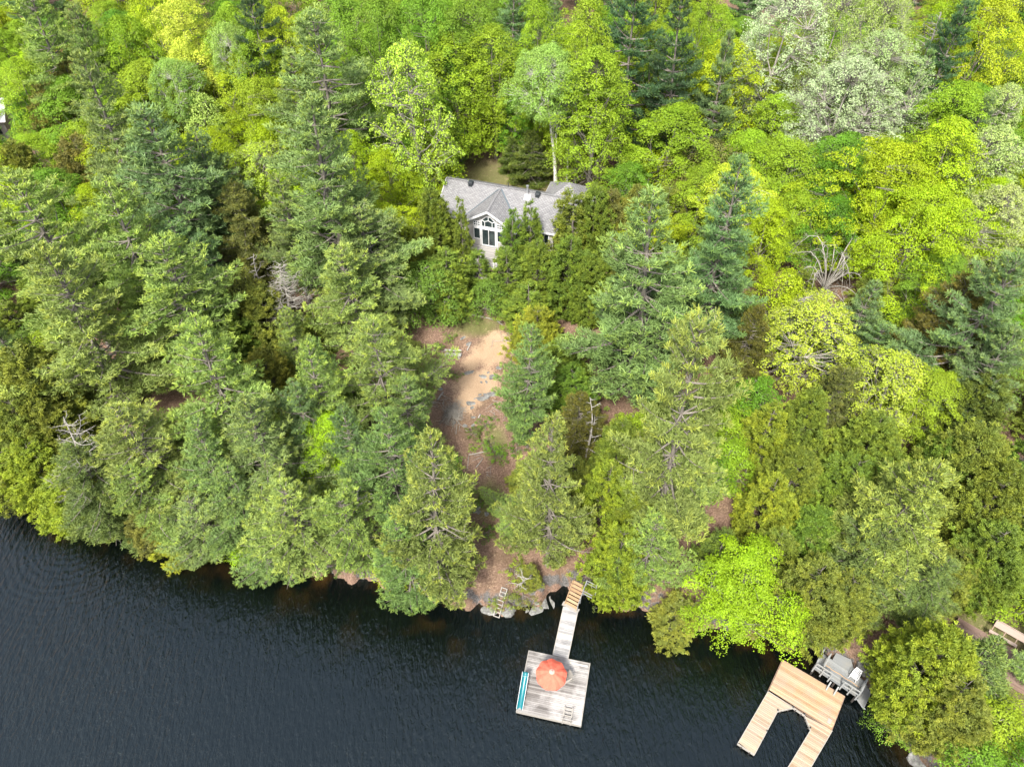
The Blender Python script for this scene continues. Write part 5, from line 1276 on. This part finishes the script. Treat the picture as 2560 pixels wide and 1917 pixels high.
# low green shrubs of the clearing and bank
SH = [(1125,845,0.7,1.0,'mapG','low green shrub above the bench'),(1098,872,0.7,0.9,'mapG','low green shrub left of the bench'),(1140,938,0.7,0.7,'ced','sparse low shrub below the bench'),(1118,930,0.6,0.6,'cedG','small dark shrub under the bench'),
(1215,1060,0.9,1.0,'mapD','dark low shrub on the slope below the lower ledge'),(1185,1080,0.8,0.9,'cedD','olive low shrub at the left of the lower slope'),(1225,1115,0.9,1.1,'mapG','bright green shrub above the tan log'),(1245,1135,1.0,1.2,'mapG','second bright green shrub right of the tan log'),(1185,1118,0.5,0.6,'map','tiny bright shrub left of the tan log'),
(1290,1425,1.1,1.0,'cedY','yellow-green shrub on the bank above the old ladder'),(1305,1490,1.0,1.0,'cedO','yellow-brown shrub right of the old ladder'),(1270,1500,0.8,0.8,'cedO','low brownish shrub beside the old ladder'),(1330,1505,0.7,0.8,'cedO','low shrub left of the light shore boulder'),(1235,1505,0.6,0.6,'cedY','small shrub at the foot of the old ladder'),
(1215,1330,0.9,0.9,'mapD','shaded shrub beside the lower path'),(1245,1270,0.8,0.9,'cedG','low shrub on the lower path'),(1490,1510,0.8,0.9,'cedD','low shrub right of the stairs'),(2430,1720,1.2,1.3,'map','bright shrub on the bare ground, lower right'),(2460,1830,1.0,1.0,'mapG','green shrub near the bottom right'),
(1050,880,0.8,0.9,'cedD','shaded shrub at the left rim by the black stump'),(1290,1120,0.9,1.0,'mapD','dark shrub between path and yellow-tipped pine'),(1200,1250,0.5,0.5,'mapD','small dark shrub in the middle of the path')]
for (a,b,r,h,cl,lab) in SH:
    p,_ = on_ground(a,b,0.3); put('shrub',p[0],p[1],h,r,cl,lab)

# tangle of fallen dead branches right of centre
def tangle(px_,py_,h,r,seed,label):
    p,_ = on_ground(px_,py_,h*0.6); rg = np.random.default_rng(seed); tb = Tubes()
    for k in range(24):
        a = rg.uniform(0,6.28); el = rg.uniform(0.1,0.9); l = r*rg.uniform(0.6,1.2); s = np.linspace(0,1,8)
        P = np.stack([l*s*np.cos(a+0.5*s), l*s*np.sin(a+0.5*s), h*(0.3+1.1*np.sin(s*2.6)*el)],1)+rg.normal(0,0.05,(8,3))
        tb.add(P,np.linspace(0.07,0.012,8),5)
        for q_ in range(9):
            i = rg.integers(2,8); e = P[i]+rg.normal(0,1,3)*[0.7,0.7,0.35]; m_ = (P[i]+e)/2+rg.normal(0,.08,3); tb.add([P[i],m_,e],[0.022,0.016,0.006],3)
            for w in range(3): tb.add([m_,m_+rg.normal(0,0.3,3)],[0.010,0.004],3)
    e = empty('fallen_branches', (float(p[0]),float(p[1]),float(ground_z(p[0],p[1])))); link('branches', tb.mesh('branches'), M['dead'], e); tag(e,label,'dead branches','tangles of dead branches')
tangle(2075,685,6.5,4.2,501,'big grey tangle of fallen dead branches below the bright maple')
tangle(1990,590,4.5,2.6,502,'thinner tangle of dead branches left of the bright maple')
tangle(1085,935,0.5,1.1,503,'brush pile of grey twigs left of the clearing')
tangle(1135,1035,0.4,1.0,504,'brush pile of grey twigs on the slope below the dry grass')
# ------------------------------------------------------------------ terrain, lake, sky, camera
def grid(x0,x1,y0,y1,nx,ny):
    xs = np.linspace(x0,x1,nx); ys = np.linspace(y0,y1,ny); X,Y = np.meshgrid(xs,ys)
    i = np.arange(ny-1)[:,None]; j = np.arange(nx-1)[None]
    F = np.stack([i*nx+j, i*nx+j+1, (i+1)*nx+j+1, (i+1)*nx+j],-1).reshape(-1,4)
    return X.ravel(), Y.ravel(), F

def bl(X,Y,p,rx,ry,rot=0.0):
    dx = X-p[0]; dy = Y-p[1]; c=math.cos(rot); s=math.sin(rot); a=(dx*c+dy*s)/rx; b=(-dx*s+dy*c)/ry
    return np.exp(-(a*a+b*b)**1.5)

def gp(px,py): return on_ground(px,py)[0]
# non-uniform grid, fine near the clearing
def axis(lo, hi, a, b, fine, coarse):
    return np.unique(np.concatenate([np.arange(lo,a,coarse), np.arange(a,b,fine), np.arange(b,hi+coarse,coarse)]))
xs = axis(-260,260,-48,36,0.25,4.0); ys = axis(-60,420,14,76,0.25,4.0)
Xg,Yg = np.meshgrid(xs,ys); nx=len(xs); ny=len(ys)
i=np.arange(ny-1)[:,None]; j=np.arange(nx-1)[None]
Fg = np.stack([i*nx+j,i*nx+j+1,(i+1)*nx+j+1,(i+1)*nx+j],-1).reshape(-1,4)
X=Xg.ravel(); Y=Yg.ravel(); Z=ground_z(X,Y)
rgt = np.random.default_rng(3)
near = (np.abs(X+2)<46)&(Y>14)&(Y<76)&(Z>0)
Z = Z+np.where(near, rgt.normal(0,0.02,len(Z)), 0)
tan = np.zeros(len(X)); grass = np.zeros(len(X))
for (px,py,rx,ry) in ((1225,885,1.9,1.7),(1195,960,2.2,1.8),(1170,1000,1.3,1.3),(1265,870,1.3,1.6),(1180,905,1.0,1.0),(1240,850,1.5,1.0)):
    tan = np.maximum(tan, bl(X,Y,gp(px,py),rx,ry))
for (px,py,rx,ry) in ((1190,815,3.0,1.4),(1150,800,1.6,1.0),(1290,880,1.3,1.6),(1200,445,9,4.0),(1330,430,10,5),(2520,1800,5,4),(2500,1560,4,3),(1240,1110,1.2,1.8),(1225,1250,1.4,2.0)):
    grass = np.maximum(grass, bl(X,Y,gp(px,py),rx,ry))
ysh = np.interp(X, SHORE[:,0], SHORE[:,1]); dsh = Y-ysh
rock = np.clip(1-np.abs(dsh-0.6)/1.1,0,1)
me = mesh_np('forest_floor', np.stack([X,Y,Z],1), [Fg], {'tan':('POINT',tan),'grass':('POINT',grass),'rock':('POINT',rock)}, smooth=True)
m, nt, out = nmat('needle_litter_ground')
geo = N(nt,'ShaderNodeNewGeometry'); P = geo.outputs['Position']
n1 = noise(nt,P,1.3,6,0.65); n2 = noise(nt,P,7.0,6,0.7); n3 = noise(nt,P,26.0,4,0.7); n4 = noise(nt,P,0.35,3)
litter = ramp(nt, n2, [(0.32,(0.10,0.062,0.045)),(0.5,(0.235,0.15,0.11)),(0.68,(0.40,0.28,0.21))])
litter = mixc(nt, ramp(nt,n4,[(0.4,0.0),(0.65,0.6)]), litter, (0.12,0.085,0.05))
litter = mixc(nt, ramp(nt,n3,[(0.55,0.0),(0.75,0.6)]), litter, (0.42,0.33,0.26))
mixn = mathn(nt,'ADD',mathn(nt,'MULTIPLY',n1,0.5),mathn(nt,'MULTIPLY',n2,0.5))
def am(name, thr=0.5, amp=0.55, w=0.16, nz=n2):
    a = N(nt,'ShaderNodeAttribute',attribute_name=name)
    s = mathn(nt,'MULTIPLY_ADD', mathn(nt,'SUBTRACT',nz,0.5), amp*2, a.outputs['Fac'])
    return ramp(nt, s, [(thr-w,0.0),(thr+w,1.0)])
grassc = ramp(nt, n3, [(0.3,(0.07,0.095,0.022)),(0.7,(0.20,0.22,0.075))])
tanc = ramp(nt, n3, [(0.3,(0.25,0.15,0.09)),(0.5,(0.44,0.31,0.20)),(0.7,(0.58,0.47,0.33))])
rockc = ramp(nt, n2, [(0.3,(0.05,0.045,0.04)),(0.55,(0.15,0.145,0.14)),(0.75,(0.28,0.27,0.26))])
c = mixc(nt, mathn(nt,'MULTIPLY',am('grass',0.55,1.3,0.35,mixn),0.8), litter, grassc)
c = mixc(nt, am('tan',0.36,1.5,0.26,mixn), c, tanc)
c = mixc(nt, am('rock',0.75,1.3,0.15,n1), c, rockc)
principled(nt,out,c,0.95,0.1,normal=bump(nt,mathn(nt,'ADD',n3,n2),0.9,0.09))
ground = link('ground', me, m); tag(ground, kind='structure')

# lake
X2,Y2,F2 = grid(-260,260,-160,70,105,47)
xs = axis(-300,300,-60,60,1.0,8.0); ys = axis(-200,75,-5,60,1.0,8.0)
Xg,Yg = np.meshgrid(xs,ys); nx=len(xs); ny=len(ys)
i=np.arange(ny-1)[:,None]; j=np.arange(nx-1)[None]
F2 = np.stack([i*nx+j,i*nx+j+1,(i+1)*nx+j+1,(i+1)*nx+j],-1).reshape(-1,4); X2=Xg.ravel(); Y2=Yg.ravel()
shal = np.exp(-np.clip(np.interp(X2,SHORE[:,0],SHORE[:,1])-Y2,0,99)/2.2)
me = mesh_np('lake', np.stack([X2,Y2,np.zeros(len(X2))],1), [F2], {'shallow':('POINT',shal)}, smooth=True)
m, nt, out = nmat('dark_lake_water')
geo = N(nt,'ShaderNodeNewGeometry'); P = geo.outputs['Position']
sh = N(nt,'ShaderNodeAttribute',attribute_name='shallow')
bn = noise(nt,P,0.32,3,0.5)
f = mathn(nt,'MULTIPLY', sh.outputs['Fac'], ramp(nt,bn,[(0.5,0.0),(0.68,1.0)]))
c = mixc(nt, f, (0.0012,0.002,0.0022), (0.030,0.016,0.004))
# wind ripples running down the lake, crossed by finer ones, and one set of rings
w1 = noise(nt, mapping(nt,P,(2.6,0.55,1),(0,0,math.radians(-16))), 1.0, 4, 0.62, 0.6)
w2 = noise(nt, mapping(nt,P,(3.8,1.5,1),(0,0,math.radians(48))), 1.0, 4, 0.6, 0.4)
w3 = noise(nt, P, 9.0, 3, 0.6)
rc = at_z(190,1345)
rel = N(nt,'ShaderNodeVectorMath',operation='SUBTRACT'); L(nt,P,rel.inputs[0]); rel.inputs[1].default_value=tuple(rc)
ln = N(nt,'ShaderNodeVectorMath',operation='LENGTH'); L(nt,rel.outputs[0],ln.inputs[0])
wob = mathn(nt,'MULTIPLY_ADD', noise(nt,P,0.6,2), 0.9, ln.outputs['Value'])
ring = mathn(nt,'SINE', mathn(nt,'MULTIPLY',wob,9.5))
fall = ramp(nt, mathn(nt,'DIVIDE',ln.outputs['Value'],14.0), [(0.1,0.3),(0.35,1.0),(1.0,0.0)])
ring = mathn(nt,'MULTIPLY',ring,mathn(nt,'MULTIPLY',fall,0.045))
big = ramp(nt, noise(nt,P,0.07,2), [(0.35,0.65),(0.65,1.15)])
h = mathn(nt,'ADD', mathn(nt,'MULTIPLY',w1,0.62), mathn(nt,'MULTIPLY',w2,0.42))
h = mathn(nt,'ADD', h, mathn(nt,'MULTIPLY',w3,0.02))
h = mathn(nt,'ADD', mathn(nt,'MULTIPLY',h,big), ring)
b = N(nt,'ShaderNodeBump'); b.inputs['Strength'].default_value=1.0; b.inputs['Distance'].default_value=0.24; L(nt,h,b.inputs['Height'])
p = principled(nt,out,c,0.04,1.0,normal=b.outputs[0]); p.inputs['IOR'].default_value=1.47; p.inputs['Specular Tint'].default_value=(0.84,1.0,0.98,1)
lake = link('water', me, m); tag(lake, kind='structure')

# sky and sun
w = bpy.data.worlds.new('World'); scene.world = w; w.use_nodes = True; wt = w.node_tree; wt.nodes.clear()
SUN_EL, SUN_AZ = math.radians(52), math.radians(200)   # azimuth clockwise from +Y: behind the camera, a little to the left
sky = wt.nodes.new('ShaderNodeTexSky'); sky.sky_type='NISHITA'; sky.sun_disc=False; sky.sun_elevation=SUN_EL; sky.sun_rotation=SUN_AZ
sky.air_density=1.0; sky.dust_density=4.0; sky.ozone_density=1.0
hs = wt.nodes.new('ShaderNodeHueSaturation'); hs.inputs['Saturation'].default_value=0.7; wt.links.new(sky.outputs[0],hs.inputs['Color'])
bg = wt.nodes.new('ShaderNodeBackground'); bg.inputs['Strength'].default_value=0.13; wt.links.new(hs.outputs[0],bg.inputs['Color'])
wo = wt.nodes.new('ShaderNodeOutputWorld'); wt.links.new(bg.outputs[0],wo.inputs['Surface'])
sd = bpy.data.lights.new('sun','SUN'); sd.energy=3.1; sd.angle=math.radians(9); sd.color=(1.0,0.95,0.87)
so = bpy.data.objects.new('sun',sd); COL.objects.link(so)
dirv = Vector((math.sin(SUN_AZ)*math.cos(SUN_EL), math.cos(SUN_AZ)*math.cos(SUN_EL), math.sin(SUN_EL)))
so.rotation_euler = dirv.to_track_quat('Z','Y').to_euler()

cam = bpy.data.cameras.new('camera'); co = bpy.data.objects.new('camera',cam); COL.objects.link(co)
cam.sensor_width=36; cam.lens=FPX/2560*36; cam.clip_end=2000; cam.clip_start=0.5
co.location=(0,0,CAM_H); co.rotation_euler=(math.pi/2-PITCH,0,0); scene.camera=co
scene.view_settings.view_transform='Standard'; scene.view_settings.look='None'; scene.view_settings.gamma=1.0; scene.view_settings.exposure=1.25
try:
    scene.cycles.use_denoising=True; scene.cycles.denoiser='OPENIMAGEDENOISE'; scene.cycles.denoising_prefilter='ACCURATE'
except Exception: pass
scene.cycles.max_bounces=6; scene.cycles.diffuse_bounces=4; scene.cycles.glossy_bounces=3; scene.cycles.transmission_bounces=4
scene.cycles.use_adaptive_sampling=True; scene.cycles.adaptive_threshold=0.015
scene.cycles.caustics_reflective=False; scene.cycles.caustics_refractive=False
scene.render.use_persistent_data=False
